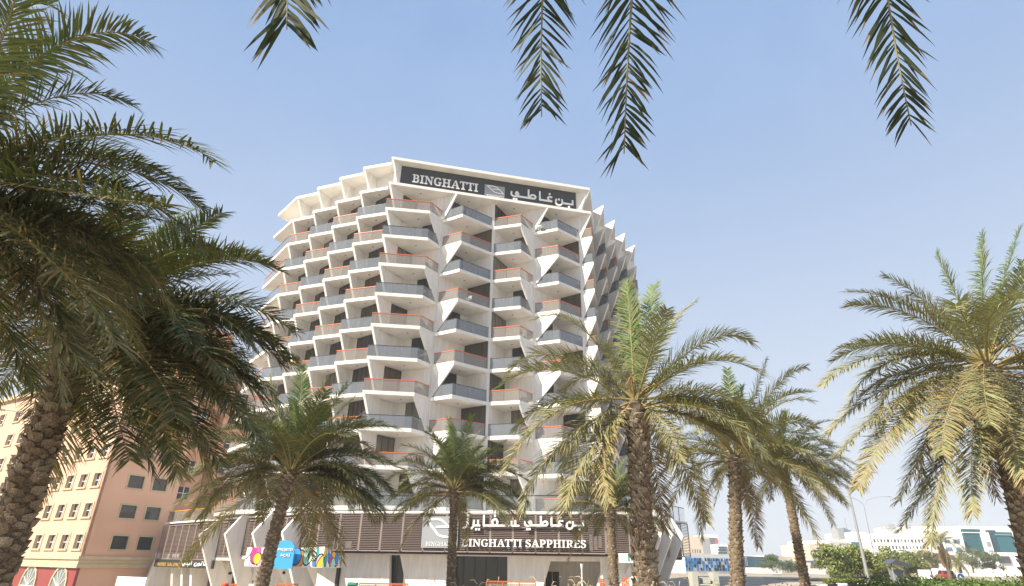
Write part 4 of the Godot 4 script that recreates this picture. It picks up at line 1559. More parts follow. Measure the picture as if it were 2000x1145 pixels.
	for s in [[1058, 228, 1044, -280, 4.2], [1219, 300, 1236, -260, 4.0], [560, 58, 564, -450, 4.2], [1780, 245, 1668, -260, 4.1]]:
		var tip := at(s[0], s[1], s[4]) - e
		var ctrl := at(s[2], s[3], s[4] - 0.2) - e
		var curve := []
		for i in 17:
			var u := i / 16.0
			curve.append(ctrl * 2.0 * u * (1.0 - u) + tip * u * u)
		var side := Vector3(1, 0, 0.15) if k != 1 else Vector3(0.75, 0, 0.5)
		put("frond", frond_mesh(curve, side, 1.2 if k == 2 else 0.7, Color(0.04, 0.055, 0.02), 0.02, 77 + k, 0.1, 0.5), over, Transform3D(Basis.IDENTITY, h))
		k += 1
	for i in 34:
		var a := i * 2.39996
		put("frond", shared_frond([1, 0, 2, 1, 2][i % 5], i % 3), over, Transform3D(Basis(Vector3.UP, a), h))
	# the rest of its crown arches high over the view and shades those four
	for i in 22:
		var tip := Vector3(-7.6 + 0.42 * i, 9.3 + 0.9 * sin(i * 2.3), -1.4 - 1.5 * absf(sin(i * 1.7))) - e
		var ctrl := tip * 0.5 + Vector3(0, 1.3, 0)
		var curve := []
		for q in 13:
			var u := q / 12.0
			curve.append(ctrl * 2.0 * u * (1.0 - u) + tip * u * u)
		put("frond", frond_mesh(curve, Vector3(-tip.z, 0, tip.x).normalized(), 0.62, GREEN, 0.08, 300 + i, 0.2), over, Transform3D(Basis.IDENTITY, h))


# ------------------------------------------------------------------ the peach building on the left
const HC := Vector2(-47.3, -71.4)
const HL := Vector2(-0.867, -0.498)     # along the sunlit front, to the left
const HR := Vector2(0.498, -0.867)      # along the shaded side, away


func peach_window(parent: Node3D, p: Vector2, q: Vector2, y0: float, y1: float, out: Vector2, cross: bool, arched := false) -> void:
	# a recessed window: pale surround, sill and sash in front of a dark pane
	var d := (q - p).normalized()
	var win := node("window", parent)
	var o3 := Vector3(out.x, 0, out.y)
	var t := 0.2
	var fr := MB.new()
	fr.prism([up(p - d * t, y0 - t), up(q + d * t, y0 - t), up(q + d * t, y0), up(p - d * t, y0)], o3 * 0.16)
	fr.prism([up(p - d * t, y0), up(p, y0), up(p, y1), up(p - d * t, y1)], o3 * 0.1)
	fr.prism([up(q, y0), up(q + d * t, y0), up(q + d * t, y1), up(q, y1)], o3 * 0.1)
	if arched:
		var n := 8
		var c := (p + q) * 0.5
		var r := (q - p).length() * 0.5
		for i in n:
			var a0 := PI * i / n
			var a1 := PI * (i + 1) / n
			var pts := []
			for e in [[a0, r], [a1, r], [a1, r + t], [a0, r + t]]:
				pts.append(up(c - d * cos(e[0]) * e[1], y1 + sin(e[0]) * e[1] * 1.25))
			fr.prism(pts, o3 * 0.1)
	else:
		fr.prism([up(p - d * t, y1), up(q + d * t, y1), up(q + d * t, y1 + t), up(p - d * t, y1 + t)], o3 * 0.1)
	obj("surround", fr, M.cream, win)
	var g := MB.new()
	var poly := [up(p, y0), up(q, y0), up(q, y1)]
	if arched:
		var c := (p + q) * 0.5
		var r := (q - p).length() * 0.5
		for i in range(1, 8):
			poly.append(up(c + d * cos(PI * i / 8.0) * r, y1 + sin(PI * i / 8.0) * r * 1.25))
	poly.append(up(p, y1))
	g.prism(poly, o3 * -0.05)
	obj("pane", g, M.arch_glass if arched else M.pane, win)
	var s := MB.new()
	var m := (p + q) * 0.5
	if cross:
		s.bar(up(m, y0) + o3 * 0.03, up(m, y1) + o3 * 0.03, 0.06, 0.09, Vector3(d.x, 0, d.y))
		s.bar(up(p, lerpf(y0, y1, 0.48)) + o3 * 0.031, up(q, lerpf(y0, y1, 0.48)) + o3 * 0.031, 0.06, 0.08)
		for e in [p + d * 0.04, q - d * 0.04]:
			s.bar(up(e, y0) + o3 * 0.03, up(e, y1) + o3 * 0.03, 0.06, 0.07, Vector3(d.x, 0, d.y))
	if arched:
		var r := (q - p).length() * 0.5
		for i in range(1, 6):
			s.bar(up(m, y1) + o3 * 0.03, up(m + d * cos(PI * i / 6.0) * r * 0.95, y1 + sin(PI * i / 6.0) * r * 1.18) + o3 * 0.03, 0.06, 0.06, o3)
		s.bar(up(p, y1) + o3 * 0.03, up(q, y1) + o3 * 0.03, 0.06, 0.08)
	if cross or arched:
		obj("sash", s, M.sash, win)


func wall_with_holes(parent: Node3D, called: String, a: Vector2, b: Vector2, y0: float, y1: float, holes: Array, thick: float, inn: Vector2, material: Material) -> void:
	# a wall whose window openings go right through: holes are [from, to, low, high] along a to b, in rows that share low and high
	var m := MB.new()
	var d := (b - a).normalized()
	var i3 := Vector3(inn.x, 0, inn.y) * thick
	var rows := {}
	for h in holes:
		var key := "%.2f" % h[2]
		if not rows.has(key):
			rows[key] = []
		rows[key].append(h)
	var keys := rows.keys()
	keys.sort_custom(func(p, q): return float(p) < float(q))
	var y := y0
	var total := (b - a).length()
	for k in keys:
		var r: Array = rows[k]
		r.sort_custom(func(p, q): return p[0] < q[0])
		var lo: float = r[0][2]
		var hi: float = r[0][3]
		m.prism([up(a, y), up(b, y), up(b, lo), up(a, lo)], i3)
		var x := 0.0
		for h in r:
			m.prism([up(a + d * x, lo), up(a + d * h[0], lo), up(a + d * h[0], hi), up(a + d * x, hi)], i3)
			x = h[1]
		m.prism([up(a + d * x, lo), up(a + d * total, lo), up(a + d * total, hi), up(a + d * x, hi)], i3)
		y = hi
	m.prism([up(a, y), up(b, y), up(b, y1), up(a, y1)], i3)
	obj(called, m, material, parent)


func build_peach() -> void:
	M.arch_glass = mat(lin(0.20, 0.24, 0.23), 0.12)
	var t := node("peach_building")
	tag(t, "peach rendered apartment block with small white windows and a maroon arched ground floor", "apartment building")
	var out_l := Vector2(-0.498, 0.867)
	var out_r := Vector2(0.867, 0.498)
	var dep := 0.32
	# ---- sunlit front: four columns near the corner, pilaster, more columns beyond
	var cols := [[0.35, 2.35], [3.35, 5.35], [6.4, 8.4], [9.45, 11.45], [13.0, 15.0], [20.9, 22.1], [23.6, 25.7], [27.0, 29.1], [32.0, 34.0], [35.5, 37.5]]
	var holes := []
	for k in 6:
		for c in cols:
			holes.append([c[0] + 0.25, c[1] - 0.2, 3.38 + 3.37 * k, 4.86 + 3.37 * k])
	var a := HC
	var b := HC + HL * 46.0
	wall_with_holes(t, "front_wall", a, b, 2.66, 24.0, holes, dep, -out_l, M.peach)
	for h in holes:
		peach_window(t, a + HL * h[0] - out_l * (dep - 0.06), a + HL * h[1] - out_l * (dep - 0.06), h[2], h[3], out_l, true)
		# flat pale band round the opening on the wall face
		var s := MB.new()
		var p: Vector2 = a + HL * h[0]
		var q: Vector2 = a + HL * h[1]
		var o3 := Vector3(out_l.x, 0, out_l.y) * 0.07
		for e in [[p - HL * 0.22, p, h[2], h[3]], [q, q + HL * 0.22, h[2], h[3]], [p - HL * 0.22, q + HL * 0.22, h[3], h[3] + 0.2]]:
			s.prism([up(e[0], e[2]), up(e[1], e[2]), up(e[1], e[3]), up(e[0], e[3])], o3)
		s.prism([up(p - HL * 0.3, h[2] - 0.2), up(q + HL * 0.3, h[2] - 0.2), up(q + HL * 0.3, h[2]), up(p - HL * 0.3, h[2])], o3 * 2.2)
		obj("window_surround", s, M.cream, t)
	# pilaster with stepped blocks
	var pl := MB.new()
	var p0 := HC + HL * 18.5
	pl.prism([up(p0, -3.0), up(p0 + HL * 0.95, -3.0), up(p0 + HL * 0.95, 24.2), up(p0, 24.2)], Vector3(out_l.x, 0, out_l.y) * 0.4)
	obj("pilaster", pl, M.cream, t)
	for k in 6:
		var q := MB.new()
		q.prism([up(p0 + HL * -0.4, 4.4 + 3.37 * k), up(p0 + HL * 0.5, 4.4 + 3.37 * k), up(p0 + HL * 0.5, 5.2 + 3.37 * k), up(p0 + HL * -0.4, 5.2 + 3.37 * k)], Vector3(out_l.x, 0, out_l.y) * 0.46)
		obj("quoin_block", q, M.cream, t)
	# ---- shaded side: two columns, then a set-back part
	holes = []
	for k in 6:
		for c in [[2.85, 4.7], [5.9, 7.7]]:
			holes.append([c[0], c[1], 3.42 + 3.4 * k, 4.85 + 3.4 * k])
	var e1 := HC + HR * 9.3
	wall_with_holes(t, "side_wall", HC + HR * 0.0, e1, 2.66, 24.0, holes, dep, -out_r, M.peach)
	for h in holes:
		peach_window(t, HC + HR * h[0] - out_r * 0.16, HC + HR * h[1] - out_r * 0.16, h[2], h[3], out_r, false)
		var s := MB.new()
		var p: Vector2 = HC + HR * h[0]
		var q: Vector2 = HC + HR * h[1]
		var o3 := Vector3(out_r.x, 0, out_r.y) * 0.06
		for e in [[p - HR * 0.18, p, h[2] - 0.18, h[3] + 0.18], [q, q + HR * 0.18, h[2] - 0.18, h[3] + 0.18], [p, q, h[3], h[3] + 0.18], [p, q, h[2] - 0.18, h[2]]]:
			s.prism([up(e[0], e[2]), up(e[1], e[2]), up(e[1], e[3]), up(e[0], e[3])], o3)
		obj("window_surround", s, M.cream, t)
	# ---- the set-back darker bay and the tall part behind
	var r0 := e1 - out_r * 1.6
	var r1 := r0 + HR * 4.0
	holes = []
	for k in 8:
		holes.append([1.0, 2.7, 6.3 + 3.4 * k, 7.8 + 3.4 * k])
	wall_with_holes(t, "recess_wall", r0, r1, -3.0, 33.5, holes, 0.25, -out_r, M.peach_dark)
	for h in holes:
		peach_window(t, r0 + HR * h[0] - out_r * 0.16, r0 + HR * h[1] - out_r * 0.16, h[2], h[3], out_r, true)
	var ret := MB.new()
	wall_line(ret, e1 - out_r * 0.15, r0 + out_r * 0.02, -3.0, 24.0, 0.25)
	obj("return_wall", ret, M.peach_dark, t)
	var r2 := r1 + out_r * 1.4 + HR * 0.3
	var r3 := r2 + HR * 6.0
	holes = []
	for k in 6:
		holes.append([0.9, 3.4, 6.6 + 3.4 * k, 8.0 + 3.4 * k])
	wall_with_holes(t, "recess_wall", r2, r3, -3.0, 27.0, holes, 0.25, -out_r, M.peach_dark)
	for h in holes:
		peach_window(t, r2 + HR * h[0] - out_r * 0.16, r2 + HR * h[1] - out_r * 0.16, h[2], h[3], out_r, true)
	var body := MB.new()
	var inner := [HC - out_l * 0.5 - out_r * 0.5, HC + HL * 46.0 - out_l * 0.5, HC + HL * 46.0 - out_l * 18.0, r0 - out_r * 2.0 + HR * 4.0, r0 - out_r * 1.0]
	var poly := []
	for p in inner:
		poly.append(up(p, -3.2))
	body.prism(poly, Vector3(0, 27.1, 0))
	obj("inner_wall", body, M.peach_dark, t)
	var tall := MB.new()
	poly = []
	for p in [r0 - out_r * 0.3, r1 - out_r * 0.3, r1 - out_r * 14.0, r0 - out_r * 14.0]:
		poly.append(up(p, 0.0))
	tall.prism(poly, Vector3(0, 33.4, 0))
	obj("tall_block", tall, M.peach_dark, t)
	var low := MB.new()
	poly = []
	for p in [r2 - out_r * 0.3, r3 - out_r * 0.3, r3 - out_r * 12.0, r2 - out_r * 12.0]:
		poly.append(up(p, 0.0))
	low.prism(poly, Vector3(0, 26.9, 0))
	obj("low_block", low, M.peach_dark, t)
	# ---- cornice bands on both fronts, in three steps
	for s in [[1.45, 1.85, 0.28], [1.85, 2.3, 0.18], [2.3, 2.66, 0.34], [23.7, 24.3, 0.45]]:
		var m := MB.new()
		var q := [HC + HL * 46.0 + out_l * s[2], HC + out_l * s[2] + out_r * s[2], e1 + out_r * s[2], e1 - out_r * 0.1, HC - out_r * 0.1 - out_l * 0.1, HC + HL * 46.0 - out_l * 0.1]
		poly = []
		for p in q:
			poly.append(up(p, s[0]))
		m.prism(poly, Vector3(0, s[1] - s[0] - 0.003, 0))
		obj("cornice", m, M.cream, t)
	# ---- ground floor: maroon front with arched windows, plain side
	var base := MB.new()
	wall_line(base, HC - out_l * 0.15, HC + HL * 46.0 - out_l * 0.15, -3.3, 1.45, 0.3)
	obj("base_wall", base, M.maroon, t)
	var side := MB.new()
	wall_line(side, HC - out_r * 0.16 - out_l * 0.32, e1 - out_r * 0.16, -3.3, 1.45, 0.3)
	obj("base_wall", side, M.peach, t)
	for c in [[1.35, 4.55], [8.05, 11.25], [14.4, 17.2]]:
		peach_window(t, HC + HL * c[1] + out_l * 0.03, HC + HL * c[0] + out_l * 0.03, -2.2, -0.55, out_l, false, true)
	# low white wall in front of the side
	var lw := MB.new()
	var w0 := at(228, 1142, 62.0)
	var w1 := at(286, 1142, 60.0)
	wall_line(lw, Vector2(w0.x, w0.z), Vector2(w1.x, w1.z), -3.2, at(250, 1127, 61.0).y, 0.3)
	tag(obj("garden_wall", lw, M.white_wall), "low plain white wall between the peach building and the podium's white end", "wall")


# ------------------------------------------------------------------ the far side of the road
func block(parent: Node3D, called: String, x0: float, x1: float, ytop: float, d0: float, d1: float, thick: float, material: Material, ybot := -99.0, lift := 0.0) -> Array:
	# an upright block whose front runs between two lines of sight at the given distances
	var a3 := at(x0, ytop, d0)
	var b3 := at(x1, ytop, d1)
	var a := Vector2(a3.x, a3.z)
	var b := Vector2(b3.x, b3.z)
	var d := (b - a).normalized()
	var inn := Vector2(d.y, -d.x)
	a += -inn * lift
	b += -inn * lift
	var top := maxf(a3.y, b3.y)
	var low := ground_at(a.x, a.y) - 0.3 if ybot < -90.0 else minf(at(x0, ybot, d0).y, at(x1, ybot, d1).y)
	var m := MB.new()
	m.prism([up(a, low), up(b, low), up(b, top), up(a, top)], Vector3(inn.x, 0, inn.y) * thick)
	obj(called, m, material, parent)
	return [a, b, low, top]


func grid_windows(parent: Node3D, face: Array, f0: float, f1: float, cols: int, y0: float, y1: float, rows: int, wfrac: float, hfrac: float, material: Material, seed_value := 1, vary := 0.5) -> void:
	var a: Vector2 = face[0]
	var b: Vector2 = face[1]
	var d := (b - a).normalized()
	var out := Vector2(-d.y, d.x)
	var r := RandomNumberGenerator.new()
	r.seed = seed_value
	for i in rows:
		for j in cols:
			var c := f0 + (f1 - f0) * (j + 0.5) / cols
			var w := (b - a).length() * (f1 - f0) / cols * wfrac * (1.0 - vary * r.randf())
			var yy := lerpf(y0, y1, (i + 0.5) / rows)
			var h := (y1 - y0) / rows * hfrac
			var p := a.lerp(b, c) - d * w * 0.5 - out * 0.25
			var q := p + d * w
			var m := MB.new()
			m.prism([up(p, yy - h * 0.5), up(q, yy - h * 0.5), up(q, yy + h * 0.5), up(p, yy + h * 0.5)], Vector3(out.x, 0, out.y) * 0.29)
			obj("window", m, material, parent)


func leaf_cloud(b: MB, centre: Vector3, r: Vector3, count: int, size: float, tone: Color, g: RandomNumberGenerator) -> void:
	# leaf-sized faces spread through a lumpy crown
	for i in count:
		var d := Vector3(g.randfn(), g.randfn(), g.randfn()).normalized()
		var p := centre + d * r * pow(g.randf(), 0.4)
		var n := (d + Vector3(g.randfn(), g.randfn(), g.randfn()) * 0.6).normalized()
		var x := n.cross(Vector3(g.randfn(), g.randfn(), g.randfn())).normalized() * size * g.randf_range(0.6, 1.3)
		var y := n.cross(x).normalized() * x.length() * 0.5
		var v := g.randf_range(0.65, 1.35)
		b.tint = Color(tone.r * v, tone.g * v, tone.b * v)
		b.tri(p - x, p + y, p + x, n)
		b.tri(p - x, p - y, p + x, n)


func bushy_tree(label: String, foot: Vector3, height: float, spread: float, tone: Color, seed_value: int, blossom := false) -> void:
	var g := RandomNumberGenerator.new()
	g.seed = seed_value
	var t := node("bushy_tree", self, foot)
	tag(t, label, "tree", "trees and bushes beyond the road")
	var b := MB.new()
	b.colored = true
	b.tint = Color(0.12, 0.085, 0.055)
	var crown := MB.new()
	crown.colored = true
	var top := Vector3(0, height * 0.3, 0)
	b.tube([Vector3(0, -0.2, 0), Vector3(0.05, height * 0.2, 0), top], [0.14 * spread / 2.0, 0.11 * spread / 2.0, 0.08 * spread / 2.0], 7)
	for i in 20:
		var a := TAU * i / 6.3 + g.randf_range(-0.3, 0.3)
		var rr := spread * g.randf_range(0.35, 1.05) * (0.4 if i % 3 == 0 else 1.0)
		var e := Vector3(cos(a) * rr, height * g.randf_range(0.2, 0.84), sin(a) * rr)
		b.tube([top, top.lerp(e, 0.5) + Vector3(0, 0.2, 0), e], [0.06, 0.045, 0.02], 5)
		leaf_cloud(crown, e, Vector3(0.38, 0.32, 0.38) * spread * g.randf_range(0.8, 1.25), 230, 0.15, tone, g)
	if blossom:
		for i in 60:
			var a := g.randf() * TAU
			var p := Vector3(cos(a) * spread * g.randf_range(0.3, 1.05), height * g.randf_range(0.6, 1.02), sin(a) * spread * g.randf_range(0.3, 1.05))
			leaf_cloud(crown, p, Vector3.ONE * 0.1, 6, 0.09, Color(0.7, 0.68, 0.55), g)
	obj("trunk", b, M.tinted, t)
	obj("crown", crown, M.leaf, t)


func small_palm(label: String, heart: Vector3, length: float, kinds: int, dry := false) -> void:
	var y := ground_at(heart.x, heart.z)
	var base := Vector3(heart.x, y, heart.z)
	var t := node("small_palm", self, base)
	tag(t, label, "palm tree", "palms beyond the road")
	var h := Vector3(0, heart.y - y, 0)
	var b := MB.new()
	b.tube([Vector3(0, -0.2, 0), h * 0.5 + Vector3(0.1, 0, 0), h], [0.3, 0.24, 0.26], 10)
	obj("trunk", b, M.trunk, t)
	for i in 26:
		var a := i * 2.39996
		var kind := 1 + int(4.99 * i / 26.0)
		put("frond", shared_frond(kind if not (dry and kind > 3) else 6, i % 3 + 3), t, Transform3D(Basis(Vector3.UP, a).scaled_local(Vector3.ONE * length / 3.6), h))


func hedge(label: String, x0: float, x1: float, top: float, depth: float, wide: float, tone: Color, seed_value: int, leaf := 0.07, per := 900) -> void:
	var g := RandomNumberGenerator.new()
	g.seed = seed_value
	var a := at(x0, top, depth)
	var b := at(x1, top, depth)
	var m := MB.new()
	m.colored = true
	var n := int((b - a).length() * per / 10.0 * 3.0)
	for i in n:
		var f := g.randf()
		var c := a.lerp(b, f)
		var gy := ground_at(c.x, c.z)
		var bump := 0.9 + 0.1 * sin(f * 41.0 + seed_value) * sin(f * 17.0) + 0.06 * sin(f * 113.0)
		var y := gy + (c.y - gy) * bump * pow(g.randf(), 0.35)
		var p := Vector3(c.x, y, c.z + g.randf_range(-wide, wide) * 0.5)
		leaf_cloud(m, p, Vector3.ONE * 0.06, 1, leaf, tone, g)
	var o := obj("hedge", m, M.leaf)
	stuff(o)
	tag(o, label, "hedge")


func street_lamp(label: String, foot: Vector3, top: Vector3, arm: float, turn: float, radius := 0.11, drop := 0.0) -> void:
	var t := node("street_lamp", self, foot)
	tag(t, label, "street lamp", "street lamps")
	var h := top - foot
	var p := MB.new()
	p.tube([Vector3.ZERO, h * 0.35, h], [radius, radius * 0.8, radius * 0.45], 10)
	obj("pole", p, M.lamp_metal, t)
	for s in [-1.0, 1.0]:
		var d: Vector3 = Vector3(cos(turn), 0, -sin(turn)) * s
		var c := []
		for i in 8:
			var u := i / 7.0
			c.append(h + d * arm * (1.0 - cos(u * PI * 0.5)) + Vector3(0, arm * 0.42 * sin(u * PI * 0.5) - drop * u * u, 0))
		var m := MB.new()
		m.tube(c, [0.05, 0.048, 0.046, 0.044, 0.042, 0.04, 0.038, 0.035], 6)
		obj("arm", m, M.lamp_metal, t)
		var l := MB.new()
		var e: Vector3 = c[7]
		l.box(Transform3D(Basis(d, Vector3.UP, d.cross(Vector3.UP)), e + d * 0.3), Vector3(0.75, 0.1, 0.28))
		obj("lamp_head", l, M.lamp_metal, t)


func sheet(called: String, p: Vector2, q: Vector2, wide: float, lift: float, material: Material) -> void:
	# a strip of ground cover that follows the terrain, on the near side of the line p to q
	var d := (q - p).normalized()
	var s := Vector2(-d.y, d.x)
	if s.y < 0.0:
		s = -s
	var n := int((q - p).length() / 2.5)
	var m := MB.new()
	for i in n:
		for j in 3:
			var c := []
			for e in [[i, j], [i + 1, j], [i + 1, j + 1], [i, j + 1]]:
				var v: Vector2 = p.lerp(q, float(e[0]) / n) + s * wide * float(e[1]) / 3.0
				c.append(Vector3(v.x, ground_at(v.x, v.y) + lift, v.y))
			m.quad(c[0], c[1], c[2], c[3], Vector3.UP)
	setting(obj(called, m, material))


func build_far() -> void:
	var W: Material = M.far_white
	# ---- setting: the road, kerbs, sand and lawn
	sheet("road", Vector2(20.0, -62.0), Vector2(240.0, -74.0), 14.0, 0.03, M.asphalt)
	sheet("lawn", Vector2(36.0, -92.0), Vector2(140.0, -110.0), 12.0, 0.03, M.lawn)
	sheet("pavement", Vector2(-24.0, -49.0), Vector2(16.0, -45.0), 6.0, 0.03, M.paving)
	var kerb := node("kerb")
	setting(kerb)
	for i in 46:
		var c := Vector2(20.5 + i * 1.0, -62.6 - i * 0.0545)
		var m := MB.new()
		m.box(Transform3D(Basis(Vector3.UP, 0.0545), Vector3(c.x, ground_at(c.x, c.y) + 0.06, c.y)), Vector3(0.98, 0.3, 0.25))
		obj("kerb_stone", m, M.far_white if i % 2 == 0 else M.rubber, kerb)
	# ---- blue and white office
	var t := node("blue_office")
	tag(t, "blue and white office block with staggered panels just right of the podium", "building")
	var f := block(t, "wall", 1336, 1452, 1084, 150, 158, 20, W)
	var a: Vector2 = f[0]
	var b: Vector2 = f[1]
	var d := (b - a).normalized()
	var out := Vector2(-d.y, d.x)
	var o3 := Vector3(out.x, 0, out.y)
	var rr := RandomNumberGenerator.new()
	rr.seed = 12
	var y0 := at(1340, 1115, 150).y
	var y1 := at(1340, 1089, 150).y
	for i in 4:
		for j in 22:
			if (i + j) % 3 == 0 and rr.randf() < 0.4:
				continue
			var p := a.lerp(b, (j + 0.1 + 0.3 * rr.randf()) / 22.0)
			var q := p + d * (b - a).length() / 22.0 * rr.randf_range(0.45, 0.8)
			var m := MB.new()
			var yy := lerpf(y0, y1, i / 4.0)
			m.prism([up(p, yy), up(q, yy), up(q, yy + (y1 - y0) / 4.0 * 0.93), up(p, yy + (y1 - y0) / 4.0 * 0.93)], o3 * (0.12 + 0.1 * rr.randf()))
			obj("facade_panel", m, [M.blue, M.teal_dark, M.blue, M.blue_dark][rr.randi() % 4], t)
	for j in 5:
		for i in 2:
			var p := a.lerp(b, 0.62 + j * 0.07)
			var m := MB.new()
			m.prism([up(p, 0.0 + i * 1.7), up(p + d * 0.6, 0.0 + i * 1.7), up(p + d * 0.6, 1.2 + i * 1.7), up(p, 1.2 + i * 1.7)], o3 * 0.1)
			obj("window", m, M.blue, t)
	# ---- distant towers behind it
	t = node("beige_tower")
	tag(t, "distant beige tower with small balconies behind the blue office block", "building")
	f = block(t, "wall", 1346, 1384, 1049, 380, 380, 25, M.far_beige)
	grid_windows(t, f, 0.05, 0.55, 4, f[3] - 22.0, f[3] - 6.0, 4, 0.6, 0.5, M.far_dark, 3)
	block(t, "stair_block", 1372, 1386, 1053, 378, 378, 20, M.far_grey)
	t = node("striped_tower")
	tag(t, "distant white tower with dark floor bands and a red edge", "building")
	f = block(t, "wall", 1374, 1402, 1045, 420, 420, 25, W)
	for i in 7:
		block(t, "window_band", 1376, 1396, 1051.0 + i * 5.6, 419, 419, 2.0, M.far_dark, 1053.4 + i * 5.6)
	block(t, "red_edge", 1396, 1401, 1051, 418.5, 418.5, 3.0, M.far_red, 1080)
	t = node("banded_tower")
	tag(t, "distant small white tower with teal bands beside the sturdy palm trunk", "building")
	block(t, "wall", 1402, 1422, 1063, 400, 400, 25, W)
	for i in 4:
		block(t, "window_band", 1404, 1420, 1068.0 + i * 5.4, 399, 399, 2.0, M.teal_dark, 1071.0 + i * 5.4)
	# ---- dark glass hall and pale patterned block
	t = node("glass_hall")
	tag(t, "low dark blue glass hall between the two right-hand palm trunks", "building")
	f = block(t, "wall", 1440, 1473, 1087, 200, 205, 20, M.far_bluegrey)
	for i in 9:
		block(t, "fin", 1446.0 + i * 3.0, 1446.9 + i * 3.0, 1087.5, 199.5, 199.5, 0.6, M.far_grey, 1106)
	f = block(t, "teal_front", 1471, 1497, 1088, 198, 202, 20, M.teal_dark)
	for i in 3:
		block(t, "glass_band", 1472, 1496, 1092.0 + i * 5.0, 197.6, 197.6, 0.5, M.teal, 1093.5 + i * 5.0)
	t = node("patterned_building")
	tag(t, "long low pale building with small scattered windows behind the slender palm", "building")
	f = block(t, "wall", 1495, 1584, 1089, 210, 225, 22, W)
	grid_windows(t, f, 0.02, 0.5, 10, f[3] - 4.4, f[3] - 1.4, 3, 0.7, 0.45, M.far_bluegrey, 9, 0.7)
	grid_windows(t, f, 0.52, 0.98, 9, f[3] - 4.6, f[3] - 0.6, 1, 0.55, 0.9, M.far_bluegrey, 10, 0.3)
	# ---- the long white wall and sand lots
	t = node("boundary_wall")
	tag(t, "long low white boundary wall on the sand lot beyond the road", "wall")
	block(t, "wall", 1335, 1526, 1109.5, 168, 172, 0.6, W)
	block(t, "wall", 1560, 1612, 1111, 176, 178, 0.6, W)
	t = node("notice_board")
	tag(t, "grey notice board on posts in front of the white boundary wall", "sign")
	block(t, "board", 1509, 1526, 1121, 120, 120, 0.15, M.far_grey, 1127.5)
	for x in [1511.0, 1523.0]:
		block(t, "post", x, x + 0.7, 1127, 120.2, 120.2, 0.1, M.far_grey)
	# ---- beige block with the tall window
	t = node("beige_block")
	tag(t, "beige stone-faced block with one tall dark window left of the white hotel", "building")
	f = block(t, "wall", 1581, 1632, 1063.5, 205, 205, 22, M.far_beige)
	f = block(t, "window", 1595.5, 1604.5, 1070.5, 204.6, 204.6, 1.0, M.far_dark, 1089)
	for i in 5:
		block(t, "sash", 1595.5, 1604.5, 1073.6 + i * 3.1, 204.4, 204.4, 0.3, W, 1074.2 + i * 3.1)
	for x in [1606.0, 1609.5]:
		block(t, "slot_window", x, x + 1.3, 1068.5, 204.6, 204.6, 1.0, M.far_dark, 1086)
	block(t, "canopy", 1585, 1608, 1096, 200, 200, 6.0, M.blue_dark, 1099)
	# ---- the white hotel and its teal glass
	t = node("white_hotel")
	tag(t, "long white hotel with rows of dark windows rising behind the bushy trees", "building")
	f = block(t, "low_wing", 1622, 1690, 1058, 226, 232, 20, W)
	block(t, "low_wing_glass", 1667, 1679, 1059, 225, 225, 1.5, M.teal, 1078)
	grid_windows(t, [f[0], f[1], 0, 0], 0.5, 0.66, 2, f[3] - 6.0, f[3] - 1.5, 2, 0.8, 0.55, M.far_dark, 5, 0.3)
	block(t, "tower_wall", 1662, 1690, 1040, 236, 236, 20, W)
	f = block(t, "wall", 1680, 1878, 1043, 222, 214, 24, W)
	var htop: float = f[3]
	grid_windows(t, f, 0.08, 0.76, 20, htop - 7.6, htop - 1.3, 3, 0.72, 0.5, M.far_dark, 21, 0.65)
	grid_windows(t, f, 0.80, 0.98, 2, htop - 8.6, htop - 1.2, 3, 0.72, 0.55, M.far_bluegrey, 22, 0.2)
	grid_windows(t, f, 0.1, 0.76, 7, htop - 9.8, htop - 8.0, 1, 0.7, 0.55, M.far_dark, 23, 0.5)
	block(t, "penthouse", 1726, 1858, 1029, 232, 226, 14, W)
	block(t, "penthouse", 1858, 1874, 1030, 236, 234, 10, W)
	for e in [[1735, 1748, 1024], [1770, 1778, 1025], [1800, 1826, 1023.5], [1640, 1652, 1054]]:
		block(t, "roof_plant", e[0], e[1], e[2], 229, 229, 5, M.far_grey, 1032)
	for x in [1756.0, 1842.0]:
		block(t, "aerial", x, x + 0.6, 1012, 230, 230, 0.3, M.far_grey, 1031)
	t = node("teal_glass_building")
	tag(t, "teal glass building with white stair bays behind the tall shaggy palm's trunk", "building")
	block(t, "wall", 1877, 2080, 1031, 217.5, 217.5, 8, W)
	f = block(t, "glass_wall", 1879, 1914, 1034, 216.4, 216.4, 0.8, M.teal)
	for i in 12:
		var m := MB.new()
		var p: Vector2 = (f[0] as Vector2).lerp(f[1], (i + 0.5) / 12.0)
		m.bar(up(p, f[2]), up(p, f[3]), 0.12, 0.12)
		obj("mullion", m, M.teal_dark, t)
	block(t, "white_band", 1880, 1913, 1040, 216.0, 216.0, 0.3, W, 1041)
	f = block(t, "stair_bay", 1917, 1931, 1040, 215.4, 215.4, 1.5, W)
	grid_windows(t, f, 0.2, 0.95, 1, f[3] - 13.0, f[3] - 2.5, 4, 0.75, 0.6, M.far_grey, 30, 0.1)
	f = block(t, "dark_glass_wall", 1928, 1944, 1036, 216.4, 216.4, 0.8, M.teal_dark)
	f = block(t, "glass_wall", 1944, 1976, 1040, 216.3, 216.3, 0.8, M.teal)
	block(t, "white_band", 1945, 1975, 1045, 215.9, 215.9, 0.4, W, 1045)
	block(t, "entrance_hall", 1950, 2010, 1080, 190, 190, 16, W)
	block(t, "hall_glass", 1952, 1972, 1087, 189.5, 189.5, 1.0, M.far_dark, 1100)
	# ---- rooftop lattice crown in the distance
	t = node("lattice_tower")
	tag(t, "distant tower top with a pale blue lattice crown and mast", "building")
	block(t, "wall", 1638, 1666, 1051, 420, 420, 20, M.far_grey)
	for i in 7:
		block(t, "crown_fin", 1645.0 + i * 2.4, 1646.0 + i * 2.4, 1031.0 - absf(i - 2.0) * -1.2, 419.0 - i, 419.0 - i, 6.0, M.far_bluegrey, 1052)
